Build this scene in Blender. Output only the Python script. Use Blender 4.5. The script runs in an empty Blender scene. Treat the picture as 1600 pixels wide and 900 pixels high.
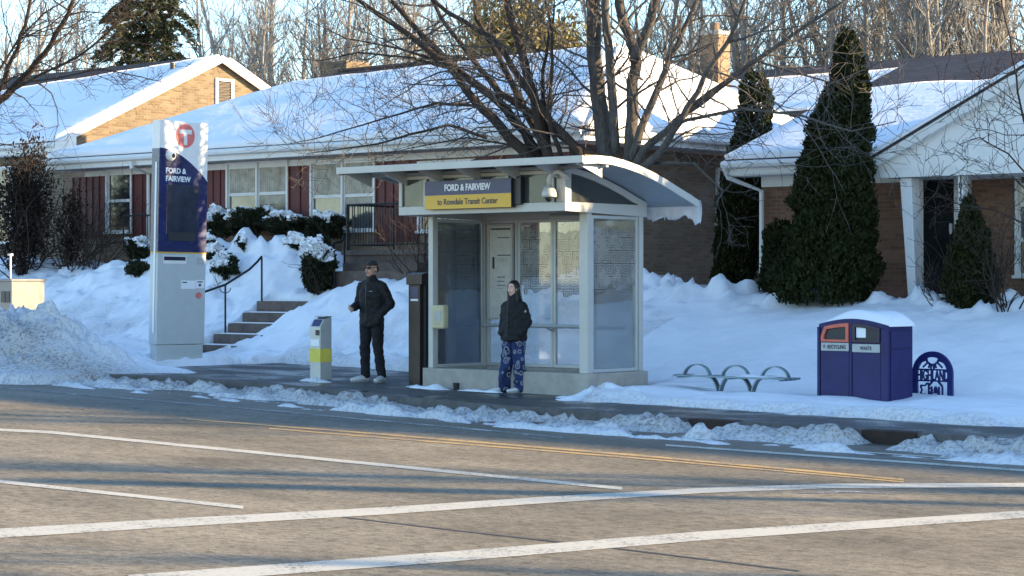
import bpy, bmesh, math, random
import numpy as np
from mathutils import Vector, Matrix
random.seed(7)
C = bpy.context.scene.collection
SC = bpy.context.scene

# ------------------------------------------------------------------ camera, sky, sun, exposure
CAMZ = 1.66; FPX = 3300.0; HOR = 440.0
A = math.radians(41.0); CA = math.cos(A); SA = math.sin(A)
cd = bpy.data.cameras.new('camera'); cam = bpy.data.objects.new('camera', cd); C.objects.link(cam)
cam.location = (0, 0, CAMZ); cd.sensor_width = 36; cd.lens = FPX*36/1600
cam.rotation_euler = (math.radians(90) - math.atan((450-HOR)/FPX), 0, A)
cd.clip_start = 0.1; cd.clip_end = 3000
SC.camera = cam

SUN_AZ = math.atan2(0.85, 0.53)      # angle from +y towards +x
SUN_EL = math.radians(14.0)
w = bpy.data.worlds.new('World'); SC.world = w; w.use_nodes = True
wn = w.node_tree; bg = wn.nodes['Background']
sky = wn.nodes.new('ShaderNodeTexSky'); sky.sky_type = 'NISHITA'; sky.sun_disc = False
sky.sun_elevation = SUN_EL; sky.sun_rotation = SUN_AZ; sky.air_density = 1.0; sky.dust_density = 0.15; sky.ozone_density = 3.0
wn.links.new(sky.outputs[0], bg.inputs[0]); bg.inputs[1].default_value = 0.14
sl = bpy.data.lights.new('sun', 'SUN'); sl.energy = 5.0; sl.angle = math.radians(0.6); sl.color = (1.0, 0.75, 0.43)
so = bpy.data.objects.new('sun', sl); C.objects.link(so)
sdir = Vector((math.sin(SUN_AZ)*math.cos(SUN_EL), math.cos(SUN_AZ)*math.cos(SUN_EL), math.sin(SUN_EL)))
so.rotation_euler = sdir.to_track_quat('Z', 'Y').to_euler(); so.location = (0, 0, 40)
SC.view_settings.view_transform = 'Standard'; SC.view_settings.look = 'None'
SC.view_settings.exposure = 1.83; SC.view_settings.gamma = 1

# ------------------------------------------------------------------ geometry helpers
# world x runs along the street, world y away from it (towards the houses)
def ray(x, y): 
    X = (x-800)/FPX; Z = (HOR-y)/FPX
    return X*CA-SA, X*SA+CA, Z
def at(x, y, v):
    a, b, c = ray(x, y); t = v/b
    return Vector((a*t, v, CAMZ+c*t))
def ux(x, v): return at(x, 0, v).x
def zz(x, y, v): return at(x, y, v).z
def at_u(x, y, u):
    a, b, c = ray(x, y); t = u/a
    return Vector((u, b*t, CAMZ+c*t))
def Zg(u):
    u = max(-90.0, min(60.0, u))
    return 0.13-0.010*(u+20) if u > -20 else 0.13+0.022*(-20-u)
def road_z(u): return Zg(u)-0.14
def atg(x, y, f=road_z):
    z = 0.0
    for _ in range(12):
        a, b, c = ray(x, y); t = (z-CAMZ)/c; z = f(a*t)
    return Vector((a*t, b*t, z))

def root_of(o):
    while o.parent: o = o.parent
    return o
def tag(o, label=None, cat=None, group=None, kind=None):
    if label: o['label'] = label
    if cat: o['category'] = cat
    if group: o['group'] = group
    if kind: o['kind'] = kind
    return o
def thing(name, loc, label, cat, group=None):
    o = bpy.data.objects.new(name, None); C.objects.link(o); o.location = loc
    o.empty_display_size = 0.2
    return tag(o, label, cat, group)

class MB:
    def __init__(s): s.v = []; s.f = []
    def add(s, vs, fs):
        n = len(s.v); s.v += [tuple(p) for p in vs]; s.f += [tuple(i+n for i in f) for f in fs]; return s
    def box(s, x0, x1, y0, y1, z0, z1):
        if x0 > x1: x0, x1 = x1, x0
        if y0 > y1: y0, y1 = y1, y0
        if z0 > z1: z0, z1 = z1, z0
        return s.add([(x0,y0,z0),(x1,y0,z0),(x1,y1,z0),(x0,y1,z0),(x0,y0,z1),(x1,y0,z1),(x1,y1,z1),(x0,y1,z1)],
            [(0,3,2,1),(4,5,6,7),(0,1,5,4),(1,2,6,5),(2,3,7,6),(3,0,4,7)])
    def prism(s, poly, M, a, b):
        """poly: list of 2D pts (counter-clockwise seen from +normal); M(x,y,h)->3D ; from height a to b"""
        n = len(poly)
        vs = [M(p[0], p[1], a) for p in poly]+[M(p[0], p[1], b) for p in poly]
        fs = [tuple(range(n-1, -1, -1)), tuple(range(n, 2*n))]+[(i, (i+1) % n, n+(i+1) % n, n+i) for i in range(n)]
        return s.add(vs, fs)
    def ring(s, outer, inner, M, a, b):
        n = len(outer)
        vs = [M(p[0], p[1], a) for p in outer]+[M(p[0], p[1], a) for p in inner]+[M(p[0], p[1], b) for p in outer]+[M(p[0], p[1], b) for p in inner]
        fs = []
        for i in range(n):
            j = (i+1) % n
            fs += [(i, n+i, n+j, j), (2*n+i, 2*n+j, 3*n+j, 3*n+i), (i, j, 2*n+j, 2*n+i), (n+i, 3*n+i, 3*n+j, n+j)]
        return s.add(vs, fs)
    def tube(s, pts, rad, n=8, cap=True):
        pts = [Vector(p) for p in pts]
        if not hasattr(rad, '__len__'): rad = [rad]*len(pts)
        base = len(s.v); up = None
        for i, p in enumerate(pts):
            t = (pts[min(i+1, len(pts)-1)]-pts[max(i-1, 0)])
            if t.length < 1e-9: t = Vector((0, 0, 1))
            t.normalize()
            if up is None: up = Vector((0, 0, 1)) if abs(t.z) < 0.9 else Vector((1, 0, 0))
            a = t.cross(up)
            if a.length < 1e-6: a = t.orthogonal()
            a.normalize(); b = a.cross(t); up = b
            for k in range(n):
                q = 2*math.pi*k/n
                s.v.append(tuple(p+(a*math.cos(q)+b*math.sin(q))*rad[i]))
        for i in range(len(pts)-1):
            for k in range(n):
                s.f.append((base+i*n+k, base+i*n+(k+1) % n, base+(i+1)*n+(k+1) % n, base+(i+1)*n+k))
        if cap:
            s.f.append(tuple(base+k for k in range(n-1, -1, -1))); s.f.append(tuple(base+(len(pts)-1)*n+k for k in range(n)))
        return s
    def ball(s, c, r, n=12, m=8):
        if not hasattr(r, '__len__'): r = (r, r, r)
        vs = [(c[0], c[1], c[2]-r[2])]; fs = []
        for j in range(1, m):
            th = math.pi*j/m
            for k in range(n):
                ph = 2*math.pi*k/n
                vs.append((c[0]+r[0]*math.sin(th)*math.cos(ph), c[1]+r[1]*math.sin(th)*math.sin(ph), c[2]-r[2]*math.cos(th)))
        vs.append((c[0], c[1], c[2]+r[2])); L = len(vs)-1
        for k in range(n):
            fs.append((0, 1+(k+1) % n, 1+k)); fs.append((L, L-n+k, L-n+(k+1) % n))
        for j in range(m-2):
            for k in range(n):
                a = 1+j*n+k; b = 1+j*n+(k+1) % n
                fs.append((a, b, b+n, a+n))
        return s.add(vs, fs)
    def mesh(s, name, off=(0, 0, 0)):
        me = bpy.data.meshes.new(name)
        me.from_pydata([(p[0]-off[0], p[1]-off[1], p[2]-off[2]) for p in s.v], [], s.f); me.update()
        return me
    def build(s, name, m, parent=None, bevel=0, smooth=False, local=False, label=None):
        off = (0, 0, 0)
        if parent is not None and not local: off = root_of(parent).location
        me = s.mesh(name, off)
        o = bpy.data.objects.new(name, me); C.objects.link(o)
        if parent is not None: o.parent = parent
        me.materials.append(m)
        if smooth:
            for p in me.polygons: p.use_smooth = True
        if bevel:
            b = o.modifiers.new('bevel', 'BEVEL'); b.width = bevel; b.segments = 2; b.limit_method = 'ANGLE'; b.angle_limit = math.radians(40)
        if label: o['label'] = label
        return o
def bx(*a): return MB().box(*a)
def np_mesh(name, V, F, m, parent=None, smooth=False, attrs=None):
    me = bpy.data.meshes.new(name); V = np.asarray(V, dtype=np.float32); F = np.asarray(F, dtype=np.int32)
    if parent is not None: V = V-np.array(root_of(parent).location, dtype=np.float32)
    k = F.shape[1]
    me.vertices.add(len(V)); me.vertices.foreach_set('co', V.ravel())
    me.loops.add(F.size); me.loops.foreach_set('vertex_index', F.ravel())
    me.polygons.add(len(F)); me.polygons.foreach_set('loop_start', np.arange(0, F.size, k, dtype=np.int32))
    me.polygons.foreach_set('loop_total', np.full(len(F), k, dtype=np.int32))
    if smooth: me.polygons.foreach_set('use_smooth', np.ones(len(F), dtype=bool))
    me.update(calc_edges=True); me.validate()
    if attrs:
        for an, av in attrs.items():
            at_ = me.attributes.new(an, 'FLOAT', 'POINT'); at_.data.foreach_set('value', np.asarray(av, dtype=np.float32).ravel())
    me.materials.append(m)
    o = bpy.data.objects.new(name, me); C.objects.link(o)
    if parent is not None: o.parent = parent
    return o
FRONT = lambda v, s=1: (lambda x, y, h: (x, v-h, y))      # plane facing the street (-y)
SIDE = lambda u, s=1: (lambda x, y, h: (u+h, x, y))       # plane facing +x
def rect(x0, x1, y0, y1): return [(x0, y0), (x1, y0), (x1, y1), (x0, y1)]

def copy_tree(o, parent=None):
    c = o.copy(); C.objects.link(c); c.parent = parent
    for ch in list(o.children): copy_tree(ch, c)
    return c

_dg = None
def text_mb(s, M, x, y, h, width=None, depth=0.004, align='CENTER', bold=0.0):
    """letters in the plane M(x, y, height)"""
    cu = bpy.data.curves.new('t', 'FONT'); cu.body = s; cu.size = h/0.7; cu.align_x = align; cu.extrude = 0; cu.offset = bold; cu.resolution_u = 3
    o = bpy.data.objects.new('t', cu); C.objects.link(o); bpy.context.view_layer.update()
    dg = bpy.context.evaluated_depsgraph_get(); me = bpy.data.meshes.new_from_object(o.evaluated_get(dg))
    vs = [v.co.copy() for v in me.vertices]; fs = [tuple(p.vertices) for p in me.polygons]
    ed = {}
    for f in fs:
        for i in range(len(f)):
            e = (f[i], f[(i+1) % len(f)]); ed[e] = 1
    k = 1.0
    xs = [v.x for v in vs]; w_ = max(xs)-min(xs)
    if width: k = width/w_
    n = len(vs); mb = MB()
    V = [M(x+v.x*k, y+v.y, 0) for v in vs]+[M(x+v.x*k, y+v.y, depth) for v in vs]
    F = [tuple(i+n for i in f) for f in fs]
    for (a, b) in ed:
        if (b, a) not in ed: F.append((a, b, b+n, a+n))
    mb.add(V, F)
    bpy.data.objects.remove(o); bpy.data.curves.remove(cu); bpy.data.meshes.remove(me)
    return mb

# vectorised value noise
_rs = np.random.RandomState(3); _T = _rs.rand(4096)
def _h(i, j, s): return _T[(i*73+j*1597+s*911) & 4095]
def vnoise(x, y, s=0):
    xi = np.floor(x).astype(np.int64); yi = np.floor(y).astype(np.int64); fx = x-xi; fy = y-yi
    fx = fx*fx*(3-2*fx); fy = fy*fy*(3-2*fy)
    a = _h(xi, yi, s)*(1-fx)+_h(xi+1, yi, s)*fx; b = _h(xi, yi+1, s)*(1-fx)+_h(xi+1, yi+1, s)*fx
    return a*(1-fy)+b*fy
def fbm(x, y, o=4, s=0):
    r = 0; a = 0.5; t = 0
    c, d = math.cos(0.6), math.sin(0.6)
    for k in range(o):
        r = r+a*vnoise(x, y, s+k*7); t += a; a *= 0.5; x, y = (x*c-y*d)*2.03+5.1, (x*d+y*c)*2.03+1.7
    return r/t
def ss(t): t = np.clip(t, 0, 1); return t*t*(3-2*t)

# ------------------------------------------------------------------ materials
class N:
    def __init__(s, name):
        s.m = bpy.data.materials.new(name); s.m.use_nodes = True; s.t = s.m.node_tree; s.b = s.t.nodes['Principled BSDF']; s.o = s.t.nodes['Material Output']
        s.tc = None
    def n(s, k, **kw):
        x = s.t.nodes.new('ShaderNode'+k)
        for a, v in kw.items(): setattr(x, a, v)
        return x
    def l(s, a, b): s.t.links.new(a, b)
    def co(s):
        if s.tc is None: s.tc = s.n('TexCoord')
        return s.tc.outputs['Object']
    def noise(s, scale, detail=4, rough=0.6, vec=None, stretch=None):
        v = vec or s.co()
        if stretch:
            mp = s.n('Mapping'); mp.inputs['Scale'].default_value = stretch; s.l(v, mp.inputs[0]); v = mp.outputs[0]
        x = s.n('TexNoise'); x.inputs['Scale'].default_value = scale; x.inputs['Detail'].default_value = detail; x.inputs['Roughness'].default_value = rough
        s.l(v, x.inputs['Vector']); return x.outputs['Fac']
    def ramp(s, fac, stops):
        r = s.n('ValToRGB'); e = r.color_ramp.elements
        while len(e) > 1: e.remove(e[-1])
        e[0].position = stops[0][0]; e[0].color = col(stops[0][1])
        for p, c in stops[1:]:
            q = e.new(p); q.color = col(c)
        s.l(fac, r.inputs[0]); return r.outputs[0]
    def mix(s, fac, a, b, mode='MIX'):
        x = s.n('MixRGB', blend_type=mode)
        for i, q in enumerate((fac, a, b)):
            if isinstance(q, (int, float)): x.inputs[i].default_value = q if i == 0 else (q, q, q, 1)
            elif isinstance(q, tuple): x.inputs[i].default_value = col(q)
            else: s.l(q, x.inputs[i])
        return x.outputs[0]
    def math(s, op, a, b=None):
        x = s.n('Math', operation=op)
        for i, q in enumerate((a, b)):
            if q is None: continue
            if isinstance(q, (int, float)): x.inputs[i].default_value = q
            else: s.l(q, x.inputs[i])
        return x.outputs[0]
    def bump(s, h, strength=0.3, dist=0.02):
        b = s.n('Bump'); b.inputs['Strength'].default_value = strength; b.inputs['Distance'].default_value = dist
        s.l(h, b.inputs['Height']); s.l(b.outputs[0], s.b.inputs['Normal']); return b
    def set(s, **kw):
        for a, v in kw.items():
            i = s.b.inputs[a.replace('_', ' ')]
            if isinstance(v, (int, float)): i.default_value = v
            elif isinstance(v, tuple): i.default_value = col(v)
            else: s.l(v, i)
        return s
def col(c): return (c, c, c, 1) if isinstance(c, (int, float)) else (tuple(c)+(1,) if len(c) == 3 else tuple(c))
def mat(name, c, rough=0.6, metal=0.0, var=0.12, scale=6, bump=0.0, bscale=60, spec=0.5):
    n = N(name); f = n.noise(scale, 5)
    c2 = tuple(max(0, x*(1-var)) for x in c); c3 = tuple(min(1, x*(1+var)) for x in c)
    n.set(Base_Color=n.ramp(f, [(0.3, c2), (0.7, c3)]), Metallic=metal)
    n.b.inputs['Specular IOR Level'].default_value = spec
    r = n.noise(scale*3, 3); rr = n.n('MapRange'); rr.inputs['To Min'].default_value = max(0.02, rough-0.08); rr.inputs['To Max'].default_value = min(1, rough+0.1)
    n.l(r, rr.inputs['Value']); n.l(rr.outputs[0], n.b.inputs['Roughness'])
    if bump: n.bump(n.noise(bscale, 4), bump, 0.01)
    return n.m

def brick_mat(name, c1, c2, mortar, bw=0.21, bh=0.068):
    n = N(name); sx = n.n('SeparateXYZ'); n.l(n.co(), sx.inputs[0])
    a = n.math('ADD', sx.outputs[0], sx.outputs[1]); cb = n.n('CombineXYZ'); n.l(a, cb.inputs[0]); n.l(sx.outputs[2], cb.inputs[1])
    b = n.n('TexBrick'); n.l(cb.outputs[0], b.inputs['Vector'])
    for k, v in (('Scale', 1.0), ('Brick Width', bw), ('Row Height', bh), ('Mortar Size', 0.009), ('Mortar Smooth', 0.3), ('Bias', 0.0)): b.inputs[k].default_value = v
    b.inputs['Color1'].default_value = col(c1); b.inputs['Color2'].default_value = col(c2); b.inputs['Mortar'].default_value = col(mortar)
    f = n.noise(1.3, 5); c = n.mix(0.45, b.outputs['Color'], n.ramp(f, [(0.3, 0.62), (0.7, 1.25)]), 'MULTIPLY')
    g = n.noise(38, 3); c = n.mix(0.5, c, n.ramp(g, [(0.25, 0.72), (0.75, 1.15)]), 'MULTIPLY')
    n.set(Base_Color=c, Roughness=0.9); n.b.inputs['Specular IOR Level'].default_value = 0.2
    h = n.math('SUBTRACT', n.math('MULTIPLY', n.noise(60, 3), 0.35), b.outputs['Fac']); n.bump(h, 0.7, 0.012)
    return n.m

def snow_mat():
    n = N('snow'); at_ = n.n('Attribute', attribute_name='dirt'); d = at_.outputs['Fac']
    g1 = n.noise(2.2, 6); g2 = n.noise(22, 5, 0.7); g3 = n.noise(90, 3)
    base = n.ramp(g1, [(0.3, (0.80, 0.82, 0.84)), (0.7, (0.87, 0.88, 0.89))])
    spk = n.ramp(n.math('ADD', n.math('MULTIPLY', g2, 0.8), n.math('MULTIPLY', g1, 0.2)), [(0.47, 0.0), (0.60, 1.0)])
    base = n.mix(n.math('MULTIPLY', d, 0.85), base, (0.36, 0.34, 0.31))
    dd = n.math('MULTIPLY', d, n.math('ADD', n.math('MULTIPLY', spk, 1.0), 0.04))
    dirtc = n.ramp(g3, [(0.3, (0.10, 0.075, 0.055)), (0.7, (0.26, 0.22, 0.18))])
    n.set(Base_Color=n.mix(n.math('MINIMUM', dd, 0.92), base, dirtc), Roughness=0.75)
    n.b.inputs['Specular IOR Level'].default_value = 0.25
    n.b.inputs['Subsurface Weight'].default_value = 0.0
    n.bump(n.math('ADD', n.math('MULTIPLY', n.noise(7, 5), 1.0), n.math('MULTIPLY', g3, 0.25)), 0.5, 0.03)
    return n.m
def clean_snow_mat(name='roof_snow'):
    n = N(name); g1 = n.noise(1.2, 5)
    n.set(Base_Color=n.ramp(g1, [(0.3, (0.82, 0.84, 0.86)), (0.7, (0.88, 0.89, 0.90))]), Roughness=0.7)
    n.b.inputs['Specular IOR Level'].default_value = 0.25
    n.bump(n.math('ADD', n.noise(3, 5), n.math('MULTIPLY', n.noise(0.9, 3, stretch=(0.3, 3.0, 3.0)), 0.7)), 0.35, 0.05)
    return n.m
def road_mat():
    n = N('asphalt'); st = n.noise(1.0, 6, 0.65, stretch=(0.5, 1.3, 1)); g = n.noise(140, 3, 0.7); g2 = n.noise(35, 4, 0.7); big = n.noise(0.35, 4)
    c = n.ramp(st, [(0.28, (0.165, 0.140, 0.100)), (0.5, (0.24, 0.205, 0.148)), (0.75, (0.30, 0.258, 0.190))])
    c = n.mix(0.8, c, n.ramp(g, [(0.3, 0.45), (0.72, 1.5)]), 'MULTIPLY'); g4 = n.noise(11, 5, 0.75, stretch=(0.8, 1.35, 1)); c = n.mix(0.75, c, n.ramp(g4, [(0.36, 0.42), (0.5, 1.0), (0.66, 1.35)]), 'MULTIPLY')
    c = n.mix(0.7, c, n.ramp(g2, [(0.3, 0.6), (0.7, 1.3)]), 'MULTIPLY')
    c = n.mix(0.6, c, n.ramp(big, [(0.38, 0.66), (0.62, 1.15)]), 'MULTIPLY')
    # tar-sealed cracks
    vo = n.n('TexVoronoi', feature='DISTANCE_TO_EDGE'); mp = n.n('Mapping'); mp.inputs['Scale'].default_value = (0.10, 0.23, 0.2)
    wv = n.n('VectorMath', operation='ADD'); nz = n.n('TexNoise'); nz.inputs['Scale'].default_value = 1.5; n.l(n.co(), nz.inputs['Vector'])
    sc = n.n('VectorMath', operation='SCALE'); sc.inputs['Scale'].default_value = 0.8; n.l(nz.outputs['Color'], sc.inputs[0])
    n.l(n.co(), wv.inputs[0]); n.l(sc.outputs[0], wv.inputs[1]); n.l(wv.outputs[0], mp.inputs[0]); n.l(mp.outputs[0], vo.inputs['Vector'])
    cr = n.ramp(vo.outputs['Distance'], [(0.0, 0.55), (0.0035, 1.0)])
    c = n.mix(n.math('MULTIPLY', n.noise(0.8, 2), 1.0), c, n.mix(1.0, c, cr, 'MULTIPLY'))
    # wet gutter side
    sx = n.n('SeparateXYZ'); n.l(n.co(), sx.inputs[0])
    wet = n.n('MapRange'); wet.inputs['From Min'].default_value = 16.6; wet.inputs['From Max'].default_value = 19.4
    n.l(n.math('ADD', sx.outputs[1], n.math('MULTIPLY', n.noise(1.2, 4, stretch=(0.4, 1.5, 1)), 1.4)), wet.inputs['Value'])
    c = n.mix(wet.outputs[0], c, n.mix(1.0, c, (0.62, 0.63, 0.66), 'MULTIPLY'))
    n.set(Base_Color=c)
    rr = n.n('MapRange'); rr.inputs['To Min'].default_value = 0.85; rr.inputs['To Max'].default_value = 0.42; n.l(wet.outputs[0], rr.inputs['Value']); n.l(rr.outputs[0], n.b.inputs['Roughness'])
    n.b.inputs['Specular IOR Level'].default_value = 0.3
    n.bump(n.math('ADD', g, n.math('MULTIPLY', g2, 1.2)), 0.35, 0.012)
    return n.m
def pave_mat():
    n = N('wet_pavement'); g = n.noise(1.1, 5, 0.6, stretch=(0.9, 1.1, 1)); h = n.noise(70, 3)
    c = n.ramp(g, [(0.35, (0.032, 0.031, 0.030)), (0.65, (0.085, 0.08, 0.074))]); c = n.mix(0.5, c, n.ramp(h, [(0.3, 0.75), (0.7, 1.2)]), 'MULTIPLY')
    n.set(Base_Color=c, Roughness=n.ramp(g, [(0.4, 0.22), (0.6, 0.7)])); n.bump(h, 0.2, 0.006); return n.m
def paint_mat(name, c, worn=0.45):
    n = N(name); g = n.noise(30, 5, 0.75); s2 = n.noise(2.5, 4)
    f = n.ramp(n.math('ADD', n.math('MULTIPLY', g, 0.75), n.math('MULTIPLY', s2, 0.35)), [(worn, 0.0), (worn+0.1, 1.0)])
    n.set(Base_Color=n.mix(f, (0.15, 0.14, 0.125), c), Roughness=0.7); return n.m
def shingle_mat(name, c):
    n = N(name); sx = n.n('SeparateXYZ'); n.l(n.co(), sx.inputs[0])
    a = n.math('ADD', sx.outputs[0], n.math('MULTIPLY', sx.outputs[1], 0.02)); cb = n.n('CombineXYZ'); n.l(a, cb.inputs[0]); n.l(n.math('MULTIPLY', sx.outputs[2], 1.0), cb.inputs[1])
    b = n.n('TexBrick'); n.l(cb.outputs[0], b.inputs['Vector'])
    for k, v in (('Scale', 1.0), ('Brick Width', 0.3), ('Row Height', 0.055), ('Mortar Size', 0.006)): b.inputs[k].default_value = v
    b.inputs['Color1'].default_value = col(tuple(x*0.75 for x in c)); b.inputs['Color2'].default_value = col(tuple(x*1.3 for x in c)); b.inputs['Mortar'].default_value = col(tuple(x*0.35 for x in c))
    n.set(Base_Color=n.mix(0.6, b.outputs['Color'], n.ramp(n.noise(25, 4), [(0.3, 0.7), (0.7, 1.3)]), 'MULTIPLY'), Roughness=0.9); n.bump(b.outputs['Fac'], -0.4, 0.01); return n.m
def bark_mat(name, c, k=1.6):
    n = N(name); f = n.noise(7, 6, 0.7, stretch=(3, 3, 0.6)); g = n.noise(40, 4, 0.7, stretch=(2.5, 2.5, 0.5))
    cc = n.ramp(f, [(0.3, tuple(x*0.55 for x in c)), (0.7, tuple(min(1, x*k) for x in c))]); cc = n.mix(0.5, cc, n.ramp(g, [(0.3, 0.6), (0.7, 1.3)]), 'MULTIPLY')
    n.set(Base_Color=cc, Roughness=0.95); n.b.inputs['Specular IOR Level'].default_value = 0.15; n.bump(g, 0.8, 0.02); return n.m
def leaf_mat(name, c, c2):
    n = N(name); f = n.noise(3.5, 4); g = n.n('Attribute', attribute_name='rnd')
    cc = n.mix(n.math('ADD', n.math('MULTIPLY', f, 0.6), n.math('MULTIPLY', g.outputs['Fac'], 0.4)), c, c2)
    n.set(Base_Color=cc, Roughness=0.8); n.b.inputs['Specular IOR Level'].default_value = 0.2; return n.m
def glass_mat(name, tint, haze, hazec, rough=0.05, pattern=False, spec=1.0):
    n = N(name); n.t.nodes.remove(n.b)
    tr = n.n('BsdfTransparent'); tr.inputs[0].default_value = col(tint)
    gl = n.n('BsdfGlossy'); gl.inputs['Roughness'].default_value = rough; gl.inputs[0].default_value = (0.9, 0.9, 0.9, 1)
    fr = n.n('Fresnel'); fr.inputs[0].default_value = 1.5
    df = n.n('BsdfDiffuse'); df.inputs[0].default_value = col(hazec)
    m1 = n.n('MixShader'); f = n.math('MULTIPLY', n.ramp(n.noise(1.7, 5), [(0.3, 0.55), (0.7, 1.25)]), haze)
    if pattern:
        sx = n.n('SeparateXYZ'); n.l(n.co(), sx.inputs[0]); a = n.math('ADD', sx.outputs[0], sx.outputs[1])
        row = n.math('FLOOR', n.math('MULTIPLY', sx.outputs[2], 5.6)); fx = n.math('FRACT', n.math('ADD', n.math('MULTIPLY', a, 5.4), n.math('MULTIPLY', row, 0.37)))
        fz = n.math('FRACT', n.math('MULTIPLY', sx.outputs[2], 5.6))
        mx = n.math('MAXIMUM', n.math('ABSOLUTE', n.math('SUBTRACT', fx, 0.5)), n.math('ABSOLUTE', n.math('SUBTRACT', fz, 0.5)))
        ln = n.math('LESS_THAN', n.math('FRACT', n.math('MULTIPLY', n.math('SUBTRACT', 0.51, mx), 5.4)), 0.20)
        brk = n.math('GREATER_THAN', n.noise(4.5, 3), 0.44); ln = n.math('MULTIPLY', ln, brk)
        edge = n.math('ADD', n.math('MULTIPLY', n.noise(5, 2), 0.35), 2.1)
        band = n.math('MULTIPLY', n.math('LESS_THAN', sx.outputs[2], edge), n.math('GREATER_THAN', sx.outputs[2], n.math('ADD', n.math('MULTIPLY', n.noise(2.0, 2), 0.6), 1.12))); ln = n.math('MULTIPLY', ln, band); f = n.math('ADD', f, n.math('MULTIPLY', band, 0.30))
        d2 = n.mix(ln, hazec, (0.02, 0.025, 0.03)); n.l(d2, df.inputs[0]); f = n.math('MAXIMUM', f, n.math('MULTIPLY', ln, 0.75))
    n.l(f, m1.inputs[0]); n.l(tr.outputs[0], m1.inputs[1]); n.l(df.outputs[0], m1.inputs[2])
    m2 = n.n('MixShader'); n.l(n.math('MULTIPLY', fr.outputs[0], spec), m2.inputs[0]); n.l(m1.outputs[0], m2.inputs[1]); n.l(gl.outputs[0], m2.inputs[2])
    n.l(m2.outputs[0], n.o.inputs[0]); return n.m

M = {}
M['snow'] = snow_mat(); M['roofsnow'] = clean_snow_mat(); M['road'] = road_mat(); M['pave'] = pave_mat()
M['white_paint'] = paint_mat('white_road_paint', (0.50, 0.475, 0.40), 0.43); M['worn_paint'] = paint_mat('worn_road_paint', (0.6, 0.59, 0.55), 0.55)
M['yellow_paint'] = paint_mat('yellow_road_paint', (0.50, 0.32, 0.11), 0.47)
M['kerb'] = mat('kerb_concrete', (0.11, 0.10, 0.09), 0.85, var=0.3, bump=0.4)
M['concrete'] = mat('concrete', (0.34, 0.32, 0.29), 0.85, var=0.2, bump=0.3)
M['concrete_step'] = mat('step_concrete', (0.12, 0.09, 0.075), 0.85, var=0.3, bump=0.4)
M['brick_gold'] = brick_mat('golden_brick', (0.205, 0.158, 0.105), (0.140, 0.095, 0.058), (0.20, 0.175, 0.135))
M['brick_tan'] = brick_mat('tan_brick', (0.29, 0.205, 0.135), (0.22, 0.145, 0.092), (0.25, 0.20, 0.155))
M['brick_brown'] = brick_mat('brown_brick', (0.27, 0.145, 0.088), (0.17, 0.085, 0.052), (0.21, 0.15, 0.115))
M['trim'] = mat('white_trim', (0.72, 0.71, 0.67), 0.55, var=0.06)
M['siding_white'] = mat('white_siding', (0.76, 0.75, 0.72), 0.6, var=0.05)
M['soffit'] = mat('soffit', (0.34, 0.32, 0.30), 0.8)
M['red'] = mat('dark_red_siding', (0.105, 0.016, 0.013), 0.6, var=0.15)
M['shingle'] = shingle_mat('dark_shingles', (0.060, 0.048, 0.050)); M['shingle_brown'] = shingle_mat('brown_shingles', (0.075, 0.05, 0.042))
M['pane'] = mat('window_glass', (0.085, 0.09, 0.085), 0.07, var=0.5, scale=2.5, spec=0.9)
M['pane_dark'] = mat('dark_window_glass', (0.02, 0.022, 0.024), 0.06, var=0.4, scale=2, spec=0.9)
M['curtain'] = mat('curtain', (0.42, 0.38, 0.30), 0.9, var=0.35, scale=5)
M['iron'] = mat('black_iron', (0.018, 0.018, 0.02), 0.5, 0.4)
M['alu'] = mat('grey_aluminium', (0.50, 0.505, 0.49), 0.42, 0.25, var=0.06, scale=3)
M['alu_light'] = mat('pale_painted_metal', (0.50, 0.485, 0.44), 0.45, 0.1, var=0.05, scale=3)
M['shelter_base'] = mat('shelter_base_concrete', (0.36, 0.33, 0.28), 0.8, var=0.14, bump=0.25)
M['rooftop'] = mat('shelter_roof_underside', (0.30, 0.34, 0.38), 0.5, 0.2, var=0.06)
M['navy'] = mat('navy_sign_face', (0.026, 0.026, 0.10), 0.35, var=0.05)
M['yellow'] = mat('yellow_sign_face', (0.72, 0.42, 0.03), 0.4, var=0.04)
M['letter_white'] = mat('white_lettering', (0.85, 0.85, 0.85), 0.5, var=0.02)
M['letter_dark'] = mat('dark_lettering', (0.05, 0.05, 0.07), 0.5, var=0.02)
M['blue_totem'] = mat('blue_totem_panel', (0.008, 0.014, 0.085), 0.25, var=0.35, scale=2.2, spec=0.8)
M['totem_white'] = mat('white_totem_panel', (0.80, 0.77, 0.72), 0.35, var=0.05)
M['totem_grey'] = mat('grey_totem_cabinet', (0.52, 0.54, 0.52), 0.4, 0.1, var=0.05)
M['red_logo'] = mat('red_logo', (0.72, 0.17, 0.15), 0.4, var=0.05)
M['screen'] = mat('dark_screen', (0.035, 0.04, 0.06), 0.08, var=0.3, spec=0.9)
M['black'] = mat('black_plastic', (0.02, 0.02, 0.022), 0.45)
M['cream'] = mat('cream_plastic', (0.52, 0.46, 0.27), 0.5, var=0.08)
M['pylon'] = mat('brown_metal', (0.055, 0.038, 0.028), 0.45, 0.3, var=0.12)
M['bin'] = mat('purple_blue_plastic', (0.010, 0.0065, 0.080), 0.55, var=0.22, scale=3.5, bump=0.08)
M['bin_red'] = mat('orange_red_plastic', (0.62, 0.13, 0.08), 0.5)
M['bin_dark'] = mat('dark_hood_plastic', (0.035, 0.02, 0.04), 0.5)
M['plate'] = mat('grey_label_plate', (0.42, 0.43, 0.40), 0.5)
M['arch_blue'] = mat('blue_enamel', (0.012, 0.020, 0.13), 0.4)
M['steel'] = mat('bench_steel', (0.20, 0.27, 0.31), 0.42, 0.6, var=0.15)
M['validator'] = mat('fare_box_metal', (0.50, 0.50, 0.46), 0.4, 0.3, var=0.08)
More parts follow.
